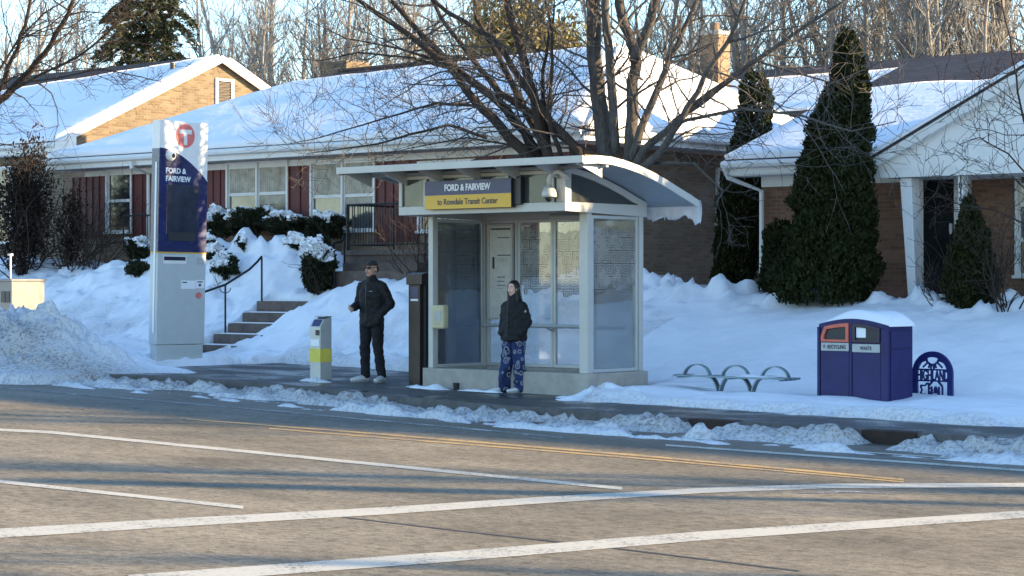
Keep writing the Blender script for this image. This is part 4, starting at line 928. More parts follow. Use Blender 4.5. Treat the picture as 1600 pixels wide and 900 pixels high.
bx(fx0+0.0, fx0+fw_, 21.9+0.1, 21.9+fd, fz+H_+0.031, fz+H_+0.045).build('top_plate', M['steel'], bo)
pv = 22.45; a = at(638, 602, pv); b_ = at(667, 428, pv); px0 = a.x; pz = Zg(a.x); ph = at(650, 431, pv).z
py = thing('metal_cabinet', (px0+0.14, pv+0.2, pz), 'narrow dark brown metal cabinet with a small blue sticker left of the shelter', 'cabinet')
m = MB(); m.box(px0, px0+0.235, pv, pv+0.5, pz-0.05, ph); po = m.build('cabinet_body', M['pylon'], py, bevel=0.01)
m = MB(); m.prism([(pv-0.03, ph-0.13), (pv+0.53, ph-0.13), (pv+0.53, ph+0.0), (pv+0.1, ph+0.05), (pv-0.03, ph+0.02)], lambda x, y, h: (h, x, y), px0-0.02, px0+0.30); m.build('hood', M['pylon'], py, bevel=0.008)
bx(px0+0.236, px0+0.29, pv+0.06, pv+0.5, pz, ph-0.132).build('side_slab', M['black'], py)  # plain black slab along the right side of the cabinet
m = MB(); sz = zz(650, 458, pv); m.box(px0+0.05, px0+0.20, pv-0.004, pv-0.0005, sz-0.06, sz+0.09); s1 = m.build('sticker', M['navy'], po); bx(px0+0.05, px0+0.20, pv-0.004, pv-0.0005, sz-0.115, sz-0.085).build('sticker', M['letter_white'], po)
# utility box at the left edge
UV_ = 22.6; a = at(8, 490, UV_); b_ = at(56, 434, UV_+0.9); uu = at(18, 490, UV_).x
ub_ = thing('utility_box', (uu-0.5, UV_+0.5, Zg(uu)), 'low beige utility box half buried in the snow at the left edge', 'utility box')
zt1 = zz(18, 436, UV_); m = MB(); m.box(uu-1.1, uu, UV_, UV_+0.72, Zg(uu)-0.1, zt1-0.04); m.build('housing', M['util'], ub_, bevel=0.015); bx(uu-1.13, uu+0.03, UV_-0.03, UV_+0.75, zt1-0.038, zt1).build('lid', M['util'], ub_, bevel=0.012)
m = MB(); m.box(uu-0.16, uu-0.05, UV_-0.012, UV_-0.001, zt1-0.42, zt1-0.22); m.box(uu-0.30, uu-0.18, UV_-0.012, UV_-0.001, zt1-0.42, zt1-0.22); m.build('meter_window', M['black'], ub_)
m = MB(); m.tube([(uu-0.45, UV_+0.3, zt1), (uu-0.45, UV_+0.3, zt1+0.42)], 0.02, 6); m.tube([(uu-0.45, UV_+0.3, zt1+0.42), (uu-0.45, UV_+0.3, zt1+0.46)], 0.05, 10); m.build('mast', M['alu'], ub_)

# ------------------------------------------------------------------ litter and recycling bin
BV = 23.05; a = at(1279, 634, BV); b_ = at(1388, 634, BV); X0, X1 = a.x, b_.x; bzz = Zg(a.x)+0.02; W_ = X1-X0; D_ = 0.60; bt = zz(1281, 508, BV); 
bn = thing('waste_bin', ((X0+X1)/2, BV+D_/2, bzz), 'large purple blue twin litter and recycling bin with an arched snow covered top', 'bin')
crown = zz(1330, 498, BV)-bt
def bt_at(x): t = (x-X0)/W_; return bt+crown*math.sin(math.pi*min(max(t*0.93+0.06, 0), 1))
k = 18; ar = [(X0+W_*i/k, bt_at(X0+W_*i/k)) for i in range(k+1)]
m = MB(); m.prism([(X0, bzz-0.15), (X1, bzz-0.15)]+ar[::-1], FRONT(BV), -D_, 0); body = m.build('body', M['bin'], bn, bevel=0.012)
# flanges: frame, centre bar and side panels stand proud
m = MB()
m.box(X0-0.012, X0+0.03, BV-0.02, BV-0.0005, bzz-0.1, bt-0.02); m.box(X1-0.10, X1+0.012, BV-0.02, BV-0.0005, bzz-0.1, bt-0.04); m.box(X0+W_*0.455, X0+W_*0.495, BV-0.02, BV-0.0005, bzz-0.1, bt+crown-0.05)
m.build('frame_bar', M['bin'], bn, bevel=0.008)
zl = bt-0.27
m = MB(); m.box(X0+0.04, X0+W_*0.45, BV-0.012, BV-0.0006, bzz-0.08, zl-0.02); m.build('door', M['bin'], bn, bevel=0.006)
m = MB(); m.box(X0+W_*0.50, X1-0.105, BV-0.012, BV-0.0006, bzz-0.08, zl-0.02); m.build('door', M['bin'], bn, bevel=0.006)
m = MB(); m.box(X1+0.0005, X1+0.012, BV+0.05, BV+D_-0.05, bzz-0.08, bt-0.3); m.box(X1+0.0005, X1+0.012, BV+0.05, BV+D_-0.05, bt-0.28, bt-0.06); m.build('side_panel', M['bin'], bn, bevel=0.006)
def opening(xa, xb, side, mm, name):
    zo = zl+0.06; n_ = 8; pts = []
    for i in range(n_+1):
        t = i/n_; x = xa+(xb-xa)*t; pts.append((x, min(bt_at(x)-0.055, zo+0.28)))
    if side < 0: pts[0] = (xa, zo+0.07)
    out = [(xa, zo), (xb, zo)]+pts[::-1]; cx_ = sum(p[0] for p in out)/len(out); cz_ = zo+0.09
    inn = [(cx_+(p[0]-cx_)*0.78, cz_+(p[1]-cz_)*0.66) for p in out]
    o = MB().ring(out, inn, FRONT(BV), 0.0006, 0.03).build(name, M[mm], bn, bevel=0.004); MB().prism(inn, FRONT(BV), 0.0007, 0.004).build('cavity', M['black'], o); return o, inn, cx_, cz_
opening(X0+0.05, X0+W_*0.45, -1, 'bin_red', 'recycling_opening')
o, inn, cx_, cz_ = opening(X0+W_*0.50, X1-0.11, 1, 'bin_dark', 'waste_opening')
bx(cx_-0.15, cx_-0.01, BV-0.008, BV-0.0045, cz_-0.03, cz_+0.10).build('liner_bag', M['letter_white'], o, bevel=0.01)
m = bx(X0+0.05, X0+W_*0.45, BV-0.022, BV-0.0125, zl-0.055, zl+0.05).build('label_plate', M['plate'], bn, bevel=0.004); text_mb('RECYCLING', FRONT(BV-0.0222), X0+0.285, zl-0.025, 0.045, 0.27, depth=0.003, bold=0.002).build('lettering', M['letter_dark'], m)
rs = MB(); rr_ = [(X0+0.10+0.024*math.cos(math.radians(90+120*i)), zl+0.0+0.028*math.sin(math.radians(90+120*i))) for i in range(3)]
ri_ = [(X0+0.10+(p[0]-X0-0.10)*0.45, zl+(p[1]-zl)*0.45) for p in rr_]; rs.ring(rr_, ri_, FRONT(BV-0.0222), 0, 0.003).build('symbol', M['letter_dark'], m)
m = bx(X0+W_*0.50, X1-0.11, BV-0.022, BV-0.0125, zl-0.065, zl+0.04).build('label_plate', M['plate'], bn, bevel=0.004); text_mb('WASTE', FRONT(BV-0.0222), (X0+W_*0.50+X1-0.11)/2, zl-0.035, 0.045, 0.17, depth=0.003, bold=0.002).build('lettering', M['letter_dark'], m)
sm_ = MB(); nu_, nv_ = 26, 14
for i in range(nu_+1):
    x = X0+0.02+(W_+0.02)*i/nu_; t = i/nu_
    for j in range(nv_+1):
        y = BV+0.02+(D_+0.03)*j/nv_; r = j/nv_; h = 0.13*(max(0, 1-(2*t-1)**4)*max(0, 1-(2*r-1)**4))**0.5*(0.55+0.55*t)+0.015*math.sin(x*9+y*7)
        sm_.v.append((x, y, bt_at(min(x, X1))+(h if 0 < i < nu_ and 0 < j < nv_ else -0.01)))
sm_.f = [(i*(nv_+1)+j, (i+1)*(nv_+1)+j, (i+1)*(nv_+1)+j+1, i*(nv_+1)+j+1) for i in range(nu_) for j in range(nv_)]
sm_.build('snow_cap', M['roofsnow'], bn, smooth=True)

# ------------------------------------------------------------------ blue arch sign
AV = 24.1; a = at(1425, 628, AV); b_ = at(1488, 628, AV); X0, X1 = a.x, b_.x; W2 = X1-X0; xc = (X0+X1)/2; sz0 = Zg(xc)-0.1; top = zz(1456, 549, AV)
ag = thing('arch_sign', (xc, AV, Zg(xc)), 'small blue arched metal sign reading HIGHLAND, right of the litter bin', 'sign')
F_ = FRONT(AV); R2 = W2/2; cz = top-R2; k = 24; bw_ = 0.075
outer = [(X0, sz0)]+[(xc-R2*math.cos(math.pi*i/k), cz+R2*math.sin(math.pi*i/k)) for i in range(k+1)]+[(X1, sz0)]
inner = [(X0+bw_, sz0)]+[(xc-(R2-bw_)*math.cos(math.pi*i/k), cz+(R2-bw_)*math.sin(math.pi*i/k)) for i in range(k+1)]+[(X1-bw_, sz0)]
m = MB(); m.v = [F_(p[0], p[1], h) for h in (-0.04, 0.0) for p in outer+inner]; n = len(outer)
for i in range(n-1): m.f += [(i, i+1, n+i+1, n+i), (2*n+i, 3*n+i, 3*n+i+1, 2*n+i+1), (i, 2*n+i, 2*n+i+1, i+1), (n+i, n+i+1, 3*n+i+1, 3*n+i)]
m.f += [(0, n, 3*n, 2*n), (n-1, 3*n-1, 4*n-1, 2*n-1)]
m.build('frame', M['arch_blue'], ag)
def bar(mb, p, q, w_=0.014):
    p = Vector(p); q = Vector(q); d = (q-p).normalized(); nn = Vector((-d.y, d.x))*w_; j_ = 0.0009*(len(mb.f) % 13)+0.0004; mb.prism([tuple(p-nn), tuple(q-nn), tuple(q+nn), tuple(p+nn)], F_, -0.03+j_, -0.01+j_)
m = MB(); sunc = (xc, top-bw_-0.005); r = 0.092
hs = [(sunc[0]+r*math.cos(math.pi+math.pi*i/12), sunc[1]+r*math.sin(math.pi+math.pi*i/12)) for i in range(13)]
for p, q in zip(hs[:-1], hs[1:]): bar(m, p, q, 0.012)
for an in (200, 222, 247, 262, 278, 293, 318, 340):
    an2 = math.radians(an); L_ = 0.10 if an in (200, 222, 318, 340) else 0.055
    bar(m, (sunc[0]+r*math.cos(an2), sunc[1]+r*math.sin(an2)), (sunc[0]+(r+L_)*math.cos(an2), sunc[1]+(r+L_)*math.sin(an2)), 0.010)
m.build('sun_cutout', M['arch_blue'], ag)
zh = zz(1456, 594, AV); m = MB(); bar(m, (X0+bw_-0.01, zh-0.01), (X1-bw_+0.01, zh-0.01), 0.010); bar(m, (X0+bw_-0.01, zh+0.135), (X1-bw_+0.01, zh+0.135), 0.010); m.build('lettering_rail', M['arch_blue'], ag)
text_mb('HIGHLAND', FRONT(AV+0.03), xc, zh-0.002, 0.135, W2-2*bw_+0.02, depth=0.02, bold=0.004).build('lettering', M['arch_blue'], ag)
def flower(cx2, cz2, r):
    m = MB(); P = []
    for i in range(36):
        an = 2*math.pi*i/36; rr = r*(1+0.22*math.cos(5*an)); P.append((cx2+rr*math.cos(an), cz2+rr*math.sin(an)))
    I = [(cx2+(p[0]-cx2)*0.72, cz2+(p[1]-cz2)*0.72) for p in P]; m.ring(P, I, F_, -0.025+0.003*(r > 0.08), -0.005+0.003*(r > 0.08)); m.build('flower', M['arch_blue'], ag)
flower(X0+0.20, zh-0.13, 0.085); flower(X0+0.335, zh-0.21, 0.075)
m = MB(); tc = X1-0.25; zs_ = sz0
for dx in (-0.10, -0.055, 0.055, 0.10): bar(m, (tc+dx, zs_), (tc+dx, zh-0.08), 0.010)
bar(m, (tc-0.10, zh-0.08), (tc-0.04, zh-0.015), 0.012); bar(m, (tc+0.10, zh-0.08), (tc+0.04, zh-0.015), 0.012); bar(m, (tc-0.05, zh-0.20), (tc+0.05, zh-0.20), 0.01); m.prism([(tc-0.025, zh-0.17), (tc+0.025, zh-0.17), (tc+0.025, zh-0.10), (tc, zh-0.075), (tc-0.025, zh-0.10)], F_, -0.03, -0.01); bar(m, (tc-0.02, zh-0.34), (tc+0.02, zh-0.34), 0.018); m.build('tower', M['arch_blue'], ag)

# ------------------------------------------------------------------ steel bench with hoops
EVb = 23.0; a = at(1047, 586, EVb); b_ = at(1250, 595, EVb+0.25); bz_ = (at(1150, 588, EVb+0.1).z); X0 = a.x; X1 = b_.x
bc = thing('bench', ((X0+X1)/2, EVb+0.2, Zg((X0+X1)/2)), 'long low steel bench with three hoop armrests standing in the snow right of the shelter', 'bench')
m = MB(); L0, L1 = X0+0.12, X1-0.12; y0, y1 = EVb-0.02, EVb+0.36
for j in range(7):
    ya = y0+(y1-y0)*j/7; tt = abs((ya+0.025-(y0+y1)/2)/(y1-y0)*2); ex = 0.10*(1-tt)
    m.box(L0-ex-0.05, L1+ex+0.05, ya, ya+0.042, bz_-0.022, bz_)
m.box(L0, L0+0.04, y0+0.005, y1-0.005, bz_-0.04, bz_-0.0225); m.box(L1-0.04, L1, y0+0.005, y1-0.005, bz_-0.04, bz_-0.0225); m.box((L0+L1)/2-0.02, (L0+L1)/2+0.02, y0+0.005, y1-0.005, bz_-0.04, bz_-0.0225)
m.build('seat', M['steel'], bc, bevel=0.004)
def flatarc(pts, w_, t_):
    m = MB(); n = len(pts)
    for i, p in enumerate(pts):
        d = (Vector(pts[min(i+1, n-1)])-Vector(pts[max(i-1, 0)])).normalized(); nn = Vector((-d.z, 0, d.x))*t_/2; p = Vector(p)
        for (s_, yy) in ((-1, -w_/2), (1, -w_/2), (1, w_/2), (-1, w_/2)): q = p+nn*s_; m.v.append((q.x, q.y+yy, q.z))
    for i in range(n-1):
        for k in range(4): m.f.append((i*4+k, i*4+(k+1) % 4, i*4+4+(k+1) % 4, i*4+4+k))
    m.f += [(0, 3, 2, 1), (n*4-4, n*4-3, n*4-2, n*4-1)]; return m
for xx in (X0+0.33, (X0+X1)/2, X1-0.33):
    c0 = xx; pts = [(c0+0.21*math.cos(math.pi*(1-i/16)), (y0+y1)/2, bz_-0.02+0.16*math.sin(math.pi*i/16)) for i in range(17)]; flatarc(pts, 0.07, 0.016).build('hoop', M['steel'], bc)
xm = (X0+X1)/2
for sx_, dx in ((-1, -0.42), (1, -0.10), (-1, 0.10), (1, 0.42)):
    b0 = xm+(-0.26 if dx < 0 else 0.26); pts = []
    for i in range(11): t = i/10; pts.append((xm+dx+(b0-(xm+dx))*math.sin(t*math.pi/2)**1.0, (y0+y1)/2, bz_-0.024-(bz_-0.024-Zg(xm)+0.05)*(1-math.cos(t*math.pi/2)))); 
    flatarc(pts, 0.09, 0.018).build('leg', M['steel'], bc)
m = MB()
for i in range(14):
    for j in range(5): pass
m = MB(); nx_ = 40
for i in range(nx_+1):
    x = L0+(L1-L0)*i/nx_
    for j in range(6):
        y = y0+0.05+(y1-y0-0.1)*j/5; h = max(0, float(fbm(np.array([x*4.0]), np.array([y*6.0]), 3, 12)[0])-0.42)*0.09; m.v.append((x, y, bz_-0.002+(h if 0 < j < 5 and 0 < i < nx_ else 0)))
m.f = [(i*6+j, i*6+6+j, i*6+7+j, i*6+j+1) for i in range(nx_) for j in range(5)]; m.build('snow_dusting', M['roofsnow'], bc, smooth=True)

# ------------------------------------------------------------------ concrete steps and handrail
st = thing('concrete_steps', (-28.4, 25.6, Zg(-28.4)), 'flight of worn concrete steps climbing through the snow bank behind the station marker', 'steps')
zs0 = 0.52
for i in range(5):
    v0 = 25.0+0.35*i; zt2 = zs0+0.19*i+(0.02 if i == 4 else 0); bx(-29.22, -27.2, v0, v0+0.40 if i < 4 else 27.2, 0.1, zt2).build('step', M['concrete_step'], st, bevel=0.015)
mm = MB(); 
for i in range(5): mm.box(-29.15, -27.4, 25.05+0.35*i+0.06, 25.05+0.35*i+0.24, zs0+0.19*i+(0.021 if i == 4 else 0.001), zs0+0.19*i+(0.035 if i == 4 else 0.02))
mm.build('snow_dusting', M['roofsnow'], st, bevel=0.006)
def hr(p1, p2, p0, label):
    t = thing('handrail', (p1.x, p1.y, p1.z), label, 'handrail', 'black iron handrails at the steps')
    for p, hgt in ((p1, 0.85), (p2, 0.78)): MB().tube([p-Vector((0, 0, 0.3)), p+Vector((0, 0, hgt))], 0.018, 8).build('post', M['iron'], t)
    a = p1+Vector((0, 0, 0.85)); b = p2+Vector((0, 0, 0.78)); mid = a.lerp(b, 0.65)+Vector((0, 0, -0.05)); MB().tube([p0, a, mid, a.lerp(b, 0.86)+Vector((0, 0, -0.02)), b+Vector((0, 0, 0.02))], 0.022, 8).build('rail', M['iron'], t)
    s = MB(); c = a+Vector((0, 0, -0.06))
    for sg in (-1, 1): s.tube([c+Vector((0, sg*0.13*math.cos(q/8*math.pi*0.9), -0.09*math.sin(q/8*math.pi*0.9))) for q in range(9)], 0.008, 5)
    s.build('scroll', M['iron'], t); return t
p1 = at(352, 518, 25.55); p2 = at(409, 468, 26.55); p0 = at(308, 460, 24.75); hr(p1, p2, p0, 'black iron handrail with curled brackets on the left of the concrete steps')
p1 = at(522, 448, 27.0); p2 = at(538, 436, 27.6); p1.z -= 0.05; hr(p1, p2, at(505, 402, 26.7), 'black iron handrail near the top of the steps in front of the porch')
# black cup on the pavement
a = atg(713, 608, Zg); cu_ = MB(); cu_.tube([(a.x, a.y, a.z), (a.x, a.y, a.z+0.09)], [0.04, 0.052], 12); tag(cu_.build('cup', M['black']), 'small black cup standing on the pavement in front of the shelter plinth', 'cup')
# ------------------------------------------------------------------ trees and shrubs
def grow(out, rnd, p, d, L, r, depth, up=0.15, spread=0.75, kids=(3, 5), minr=0.004, wander=0.18, taper=0.45, seg=5):
    pts = [p.copy()]; rad = [r]; q = p.copy(); dd = d.normalized()
    for i in range(seg):
        dd = (dd+Vector((rnd.gauss(0, wander), rnd.gauss(0, wander), rnd.gauss(0, wander)+up*0.35))).normalized(); q = q+dd*(L/seg); pts.append(q.copy()); rad.append(max(minr*0.7, r*(1-(1-taper)*(i+1)/seg)))
    out.append((pts, rad))
    if depth <= 0: return
    for k in range(rnd.randint(*kids)):
        t = rnd.uniform(0.25, 1.0); i = min(seg-1, int(t*seg)); b = pts[i].lerp(pts[i+1], t*seg-i); bd = (pts[i+1]-pts[i]).normalized()
        ax = bd.orthogonal().normalized(); ax.rotate(Matrix.Rotation(rnd.uniform(0, 6.283), 3, bd)); nd = (bd*(1-spread*0.5)+ax*spread*rnd.uniform(0.5, 1.1)+Vector((0, 0, up))).normalized()
        grow(out, rnd, b, nd, L*rnd.uniform(0.45, 0.72), max(minr, rad[i]*rnd.uniform(0.42, 0.62)), depth-1, up, spread, kids, minr, wander*1.05, taper, max(3, seg-1))
def branches_mb(out, lo, hi):
    mb = MB()
    for pts, rad in out:
        r = rad[0]
        if not (lo <= r < hi): continue
        mb.tube(pts, rad, 10 if r > 0.08 else 6 if r > 0.025 else 4 if r > 0.009 else 3, cap=r > 0.03)
    return mb
def leaves(C_, size, rs, aspect=1.6, dirs=None, jitter=1.0):
    """one small leaf-shaped quad per centre"""
    n = len(C_); a = rs.normal(size=(n, 3)); 
    if dirs is not None: a = a*jitter+dirs
    a /= np.linalg.norm(a, axis=1)[:, None]; b = np.cross(a, rs.normal(size=(n, 3))); b /= np.linalg.norm(b, axis=1)[:, None]
    s = (size*(0.6+0.8*rs.rand(n)))[:, None] if hasattr(size, '__len__') else size*(0.6+0.8*rs.rand(n, 1))
    V = np.stack([C_-a*s*aspect/2, C_+b*s/2, C_+a*s*aspect/2, C_-b*s/2], 1).reshape(-1, 3)
    F = np.arange(4*n).reshape(n, 4); R = np.repeat(rs.rand(n), 4); return V, F, R
def pix_tube(pts, v, r0, r1, rs=random, dv=0.0):
    P = [at(x, y, v+dv*i/(len(pts)-1)) for i, (x, y) in enumerate(pts)]; Q = [P[0]]
    for a, b in zip(P[:-1], P[1:]):
        for k in range(1, 4): Q.append(a.lerp(b, k/3)+(Vector((rs.gauss(0, .012), rs.gauss(0, .02), 0)) if k < 3 else Vector((0, 0, 0))))
    n = len(Q); return Q, [r0+(r1-r0)*i/(n-1) for i in range(n)]
def twigs_on(out, rnd, Q, R, n, Lr, depth, r, t0=0.25, spread=0.9, up=0.12, bias=Vector((0, 0, 0))):
    for k in range(n):
        t = t0+(1-t0)*(k+rnd.random())/n; f = t*(len(Q)-1); i = min(len(Q)-2, int(f)); p = Q[i].lerp(Q[i+1], f-i); bd = (Q[i+1]-Q[i]).normalized(); ax = bd.orthogonal().normalized(); ax.rotate(Matrix.Rotation(rnd.uniform(0, 6.283), 3, bd))
        d = (bd*0.55+ax*spread+bias+Vector((0, 0, up))).normalized(); grow(out, rnd, p, d, rnd.uniform(*Lr), min(r, R[i]*0.6), depth, 0.10, 0.8, (2, 4), 0.0045, 0.20, 0.4, 5)
rnd = random.Random(42)
# big multi-stemmed tree right behind the shelter: upright trunks and a long limb to the right
tv = 26.0; b0 = at(960, 415, tv); t1 = thing('bare_tree', (b0.x, tv, b0.z-0.4), 'large bare tree with thick upright grey trunks behind the right end of the shelter', 'tree', 'bare street trees near the shelter')
TR = []; K_ = []
def stem(pts, r0, r1, dv, tw, tree=TR, tws=K_, Lr=(0.7, 1.8), depth=2, v=tv, r=0.022, t0=0.2, bias=Vector((0, 0, 0))):
    Q, R = pix_tube(pts, v, r0*0.84, r1*0.84, rnd, dv); tree.append((Q, R)); twigs_on(tws, rnd, Q, R, tw, Lr, depth, r, t0, bias=bias)
stem([(975, 430), (965, 300), (945, 235), (934, 150), (928, 60), (922, -60)], 0.18, 0.125, 0.2, 20, t0=0.35)
stem([(962, 240), (955, 130), (948, 50), (945, -60)], 0.09, 0.07, -0.2, 10)
stem([(968, 330), (985, 235), (988, 150), (992, 80), (975, 40), (965, -60)], 0.13, 0.085, 0.5, 12, t0=0.35)
stem([(990, 95), (1010, 50), (1028, -10), (1040, -60)], 0.095, 0.075, -0.3, 8)
stem([(985, 250), (1010, 180), (1040, 110), (1066, 50), (1110, -50)], 0.085, 0.035, 0.6, 16, r=0.018)
stem([(978, 290), (1005, 235), (1055, 190), (1120, 140), (1195, 85), (1260, 40), (1330, -5)], 0.085, 0.02, 0.4, 22, r=0.016)
stem([(1000, 275), (1030, 240), (1063, 190), (1100, 120), (1150, 40), (1180, -40)], 0.08, 0.025, -0.5, 18, r=0.016)
stem([(1020, 255), (1085, 255), (1130, 300), (1115, 330)], 0.03, 0.008, -0.3, 10, Lr=(0.4, 1.0), r=0.009)
stem([(1060, 190), (1160, 170), (1250, 180), (1330, 205), (1400, 190)], 0.035, 0.008, -0.6, 16, Lr=(0.5, 1.4), r=0.010)
stem([(1080, 165), (1180, 95), (1300, 130), (1380, 95)], 0.03, 0.008, 0.6, 14, Lr=(0.5, 1.4), r=0.010)
MB_ = MB()
for Q, R in TR: MB_.tube(Q, R, 12)
MB_.build('trunk', M['bark'], t1, smooth=True); branches_mb(K_, 0, 9).build('twigs', M['bark'], t1)
# leaning stems that fan out to the left
tv2 = 25.6; b0 = at(870, 420, tv2); t2 = thing('bare_tree', (b0.x, tv2, b0.z-0.4), 'bare tree whose slender stems fan out leftwards above the middle of the shelter roof', 'tree', 'bare street trees near the shelter')
T2 = []; K2 = []
def s2(pts, r0, r1, dv, tw, **k): stem(pts, r0, r1, dv, tw, tree=T2, tws=K2, v=tv2, **k)
s2([(880, 420), (858, 250), (838, 170), (820, 100), (796, 20), (785, -50)], 0.12, 0.06, -0.2, 18, r=0.018)
s2([(870, 380), (845, 255), (820, 205), (775, 155), (715, 110), (660, 55), (610, 0), (585, -40)], 0.12, 0.035, 0.5, 24, r=0.016)
s2([(880, 350), (830, 250), (782, 198), (742, 158), (703, 105), (640, 55), (560, 0), (530, -30)], 0.12, 0.03, -0.6, 24, r=0.016)
s2([(905, 330), (895, 225), (835, 180), (780, 145), (735, 88), (690, 30), (660, -40)], 0.10, 0.03, 0.3, 22, r=0.016)
s2([(885, 340), (850, 230), (815, 160), (780, 90), (745, 30), (735, -40)], 0.09, 0.03, 0.7, 18, r=0.016)
s2([(920, 340), (905, 235), (860, 190), (800, 105), (770, 60), (700, 20), (640, -30)], 0.10, 0.03, -0.3, 20, r=0.016)
s2([(850, 270), (855, 200), (848, 110), (860, 40), (850, -30)], 0.05, 0.02, 0.4, 12, r=0.014)
s2([(880, 260), (856, 175), (862, 70), (866, 0)], 0.05, 0.015, -0.8, 10, r=0.012)
s2([(760, 215), (700, 195), (640, 210), (590, 225), (520, 235), (480, 240)], 0.035, 0.007, -0.6, 18, Lr=(0.5, 1.3), r=0.010, bias=Vector((0, 0, -0.1)))
s2([(740, 165), (680, 162), (600, 185), (500, 215), (450, 225)], 0.03, 0.006, 0.2, 18, Lr=(0.5, 1.3), r=0.010)
s2([(720, 112), (640, 90), (560, 82), (500, 95), (450, 90)], 0.03, 0.006, -0.5, 16, Lr=(0.5, 1.2), r=0.010)
s2([(700, 100), (620, 75), (540, 60), (480, 30)], 0.03, 0.006, 0.6, 14, Lr=(0.5, 1.2), r=0.010)
s2([(860, 235), (790, 225), (730, 215), (660, 228), (600, 240)], 0.025, 0.006, -0.9, 20, Lr=(0.4, 1.0), r=0.009)
MB_ = MB()
for Q, R in T2: MB_.tube(Q, R, 10)
MB_.build('trunk', M['bark_dark'], t2, smooth=True); branches_mb(K2, 0, 9).build('twigs', M['bark'], t2)
# limbs reaching in from a tree left of the frame
tv3 = 23.5; T3 = []; K3 = []; b0 = at(-230, 520, tv3); t3 = thing('bare_tree', (b0.x, tv3, Zg(b0.x)), 'dark bare street tree whose limbs reach into the top left corner', 'tree', 'bare street trees near the shelter')
def s3(pts, r0, r1, dv, tw, **k): stem(pts, r0, r1, dv, tw, tree=T3, tws=K3, v=tv3, **k)
s3([(-235, 600), (-232, 420), (-222, 300), (-190, 200), (-170, 60), (-160, -60)], 0.26, 0.14, 0.1, 6)
s3([(-225, 320), (-120, 235), (-40, 180), (10, 150), (48, 110), (80, 70), (108, 20), (125, -50)], 0.12, 0.035, 0.4, 22, r=0.016)
s3([(-60, 190), (0, 140), (20, 90), (40, 40), (58, -40)], 0.06, 0.03, -0.3, 16, r=0.014)
s3([(10, 150), (60, 118), (120, 90), (170, 50), (200, 5), (215, -30)], 0.035, 0.01, 0.3, 20, r=0.012)
s3([(30, 130), (90, 122), (160, 108), (220, 120), (260, 130)], 0.022, 0.006, -0.3, 14, Lr=(0.4, 1.0), r=0.009)
s3([(-30, 165), (30, 60), (70, 20), (150, -30)], 0.03, 0.01, 0.6, 16, r=0.012)
MB_ = MB()
for Q, R in T3: MB_.tube(Q, R, 9)
MB_.build('trunk', M['bark_dark'], t3, smooth=True); branches_mb(K3, 0, 9).build('twigs', M['bark_dark'], t3)
# thin sapling at the right edge
tv4 = 25.5; T4 = []; K4 = []; b0 = at(1690, 470, tv4); t4 = thing('bare_tree', (b0.x, tv4, b0.z-0.3), 'thin bare street tree with wispy twigs crossing the white gable', 'tree', 'bare street trees near the shelter')
def s4(pts, r0, r1, dv, tw, **k): stem(pts, r0, r1, dv, tw, tree=T4, tws=K4, v=tv4, **k)
s4([(1690, 520), (1688, 350), (1680, 200), (1670, 60), (1665, -60)], 0.09, 0.04, 0.1, 8)
s4([(1685, 330), (1640, 240), (1600, 190), (1588, 120), (1570, 30), (1560, -40)], 0.025, 0.008, 0.3, 12, Lr=(0.4, 1.1), r=0.009)
s4([(1688, 380), (1630, 300), (1575, 240), (1530, 215), (1500, 225)], 0.02, 0.005, -0.3, 14, Lr=(0.4, 1.0), r=0.008)
s4([(1688, 420), (1620, 360), (1560, 330), (1500, 320), (1440, 290)], 0.018, 0.004, 0.5, 12, Lr=(0.4, 0.9), r=0.007)
MB_ = MB()
for Q, R in T4: MB_.tube(Q, R, 8)
MB_.build('trunk', M['bark_dark'], t4, smooth=True); branches_mb(K4, 0, 9).build('twigs', M['bark_dark'], t4)

# background bare trees: three kinds, copied
def bgtree(seed, h, stems, mname):
    r_ = random.Random(seed); out = []
    for s in range(stems):
        a = r_.uniform(0, 6.28); lean = r_.uniform(0.03, 0.22) if stems > 1 else 0.03
        d = Vector((math.cos(a)*lean, math.sin(a)*lean, 1)); p = Vector((math.cos(a)*0.25, math.sin(a)*0.25, -0.3)); L = h*r_.uniform(0.75, 1.0)
        pts = [p]; q = p.copy(); dd = d.normalized(); R = [h*0.0125]; n = 12
        for i in range(n): dd = (dd+Vector((r_.gauss(0, .035), r_.gauss(0, .035), 0.03))).normalized(); q = q+dd*(L/n); pts.append(q.copy()); R.append(h*0.0125*(1-0.85*(i+1)/n)+0.006)
        out.append((pts, R))
        for k in range(26):
            t = 0.18+0.8*(k+r_.random())/26; f = t*n; i = min(n-1, int(f)); b = pts[i].lerp(pts[i+1], f-i); an = r_.uniform(0, 6.28); nd = Vector((math.cos(an), math.sin(an), r_.uniform(0.7, 1.7)))
            grow(out, r_, b, nd, h*r_.uniform(0.10, 0.22)*(1.15-t*0.5), R[i]*0.45, 2, 0.30, 0.75, (3, 4), 0.010, 0.16, 0.4, 4)
    return out
LBT = {'a': 'pale bare tree in the thicket behind the left house', 'b': 'tall bare tree standing behind the roof gap between the left and middle houses', 'c': 'bare tree behind the chimney of the middle house', 'd': 'pale bare tree in the row behind the dark ridge of the right house'}
protos = []
for i, (sd, h, stn, mm) in enumerate(((3, 13, 3, 'bark_pale'), (8, 15, 2, 'bark_pale'), (15, 12, 4, 'bark_pale'))):
    t = thing('bare_tree', (0, 0, 1.4), 'x', 'tree', 'bare trees behind the houses'); o = bgtree(sd, h, stn, mm)
    branches_mb(o, 0.05, 9).build('trunk', M[mm], t, local=True, smooth=True); branches_mb(o, 0, 0.05).build('twigs', M[mm], t, local=True); protos.append(t)
used = [False]*3; r2 = random.Random(9)
spots = []
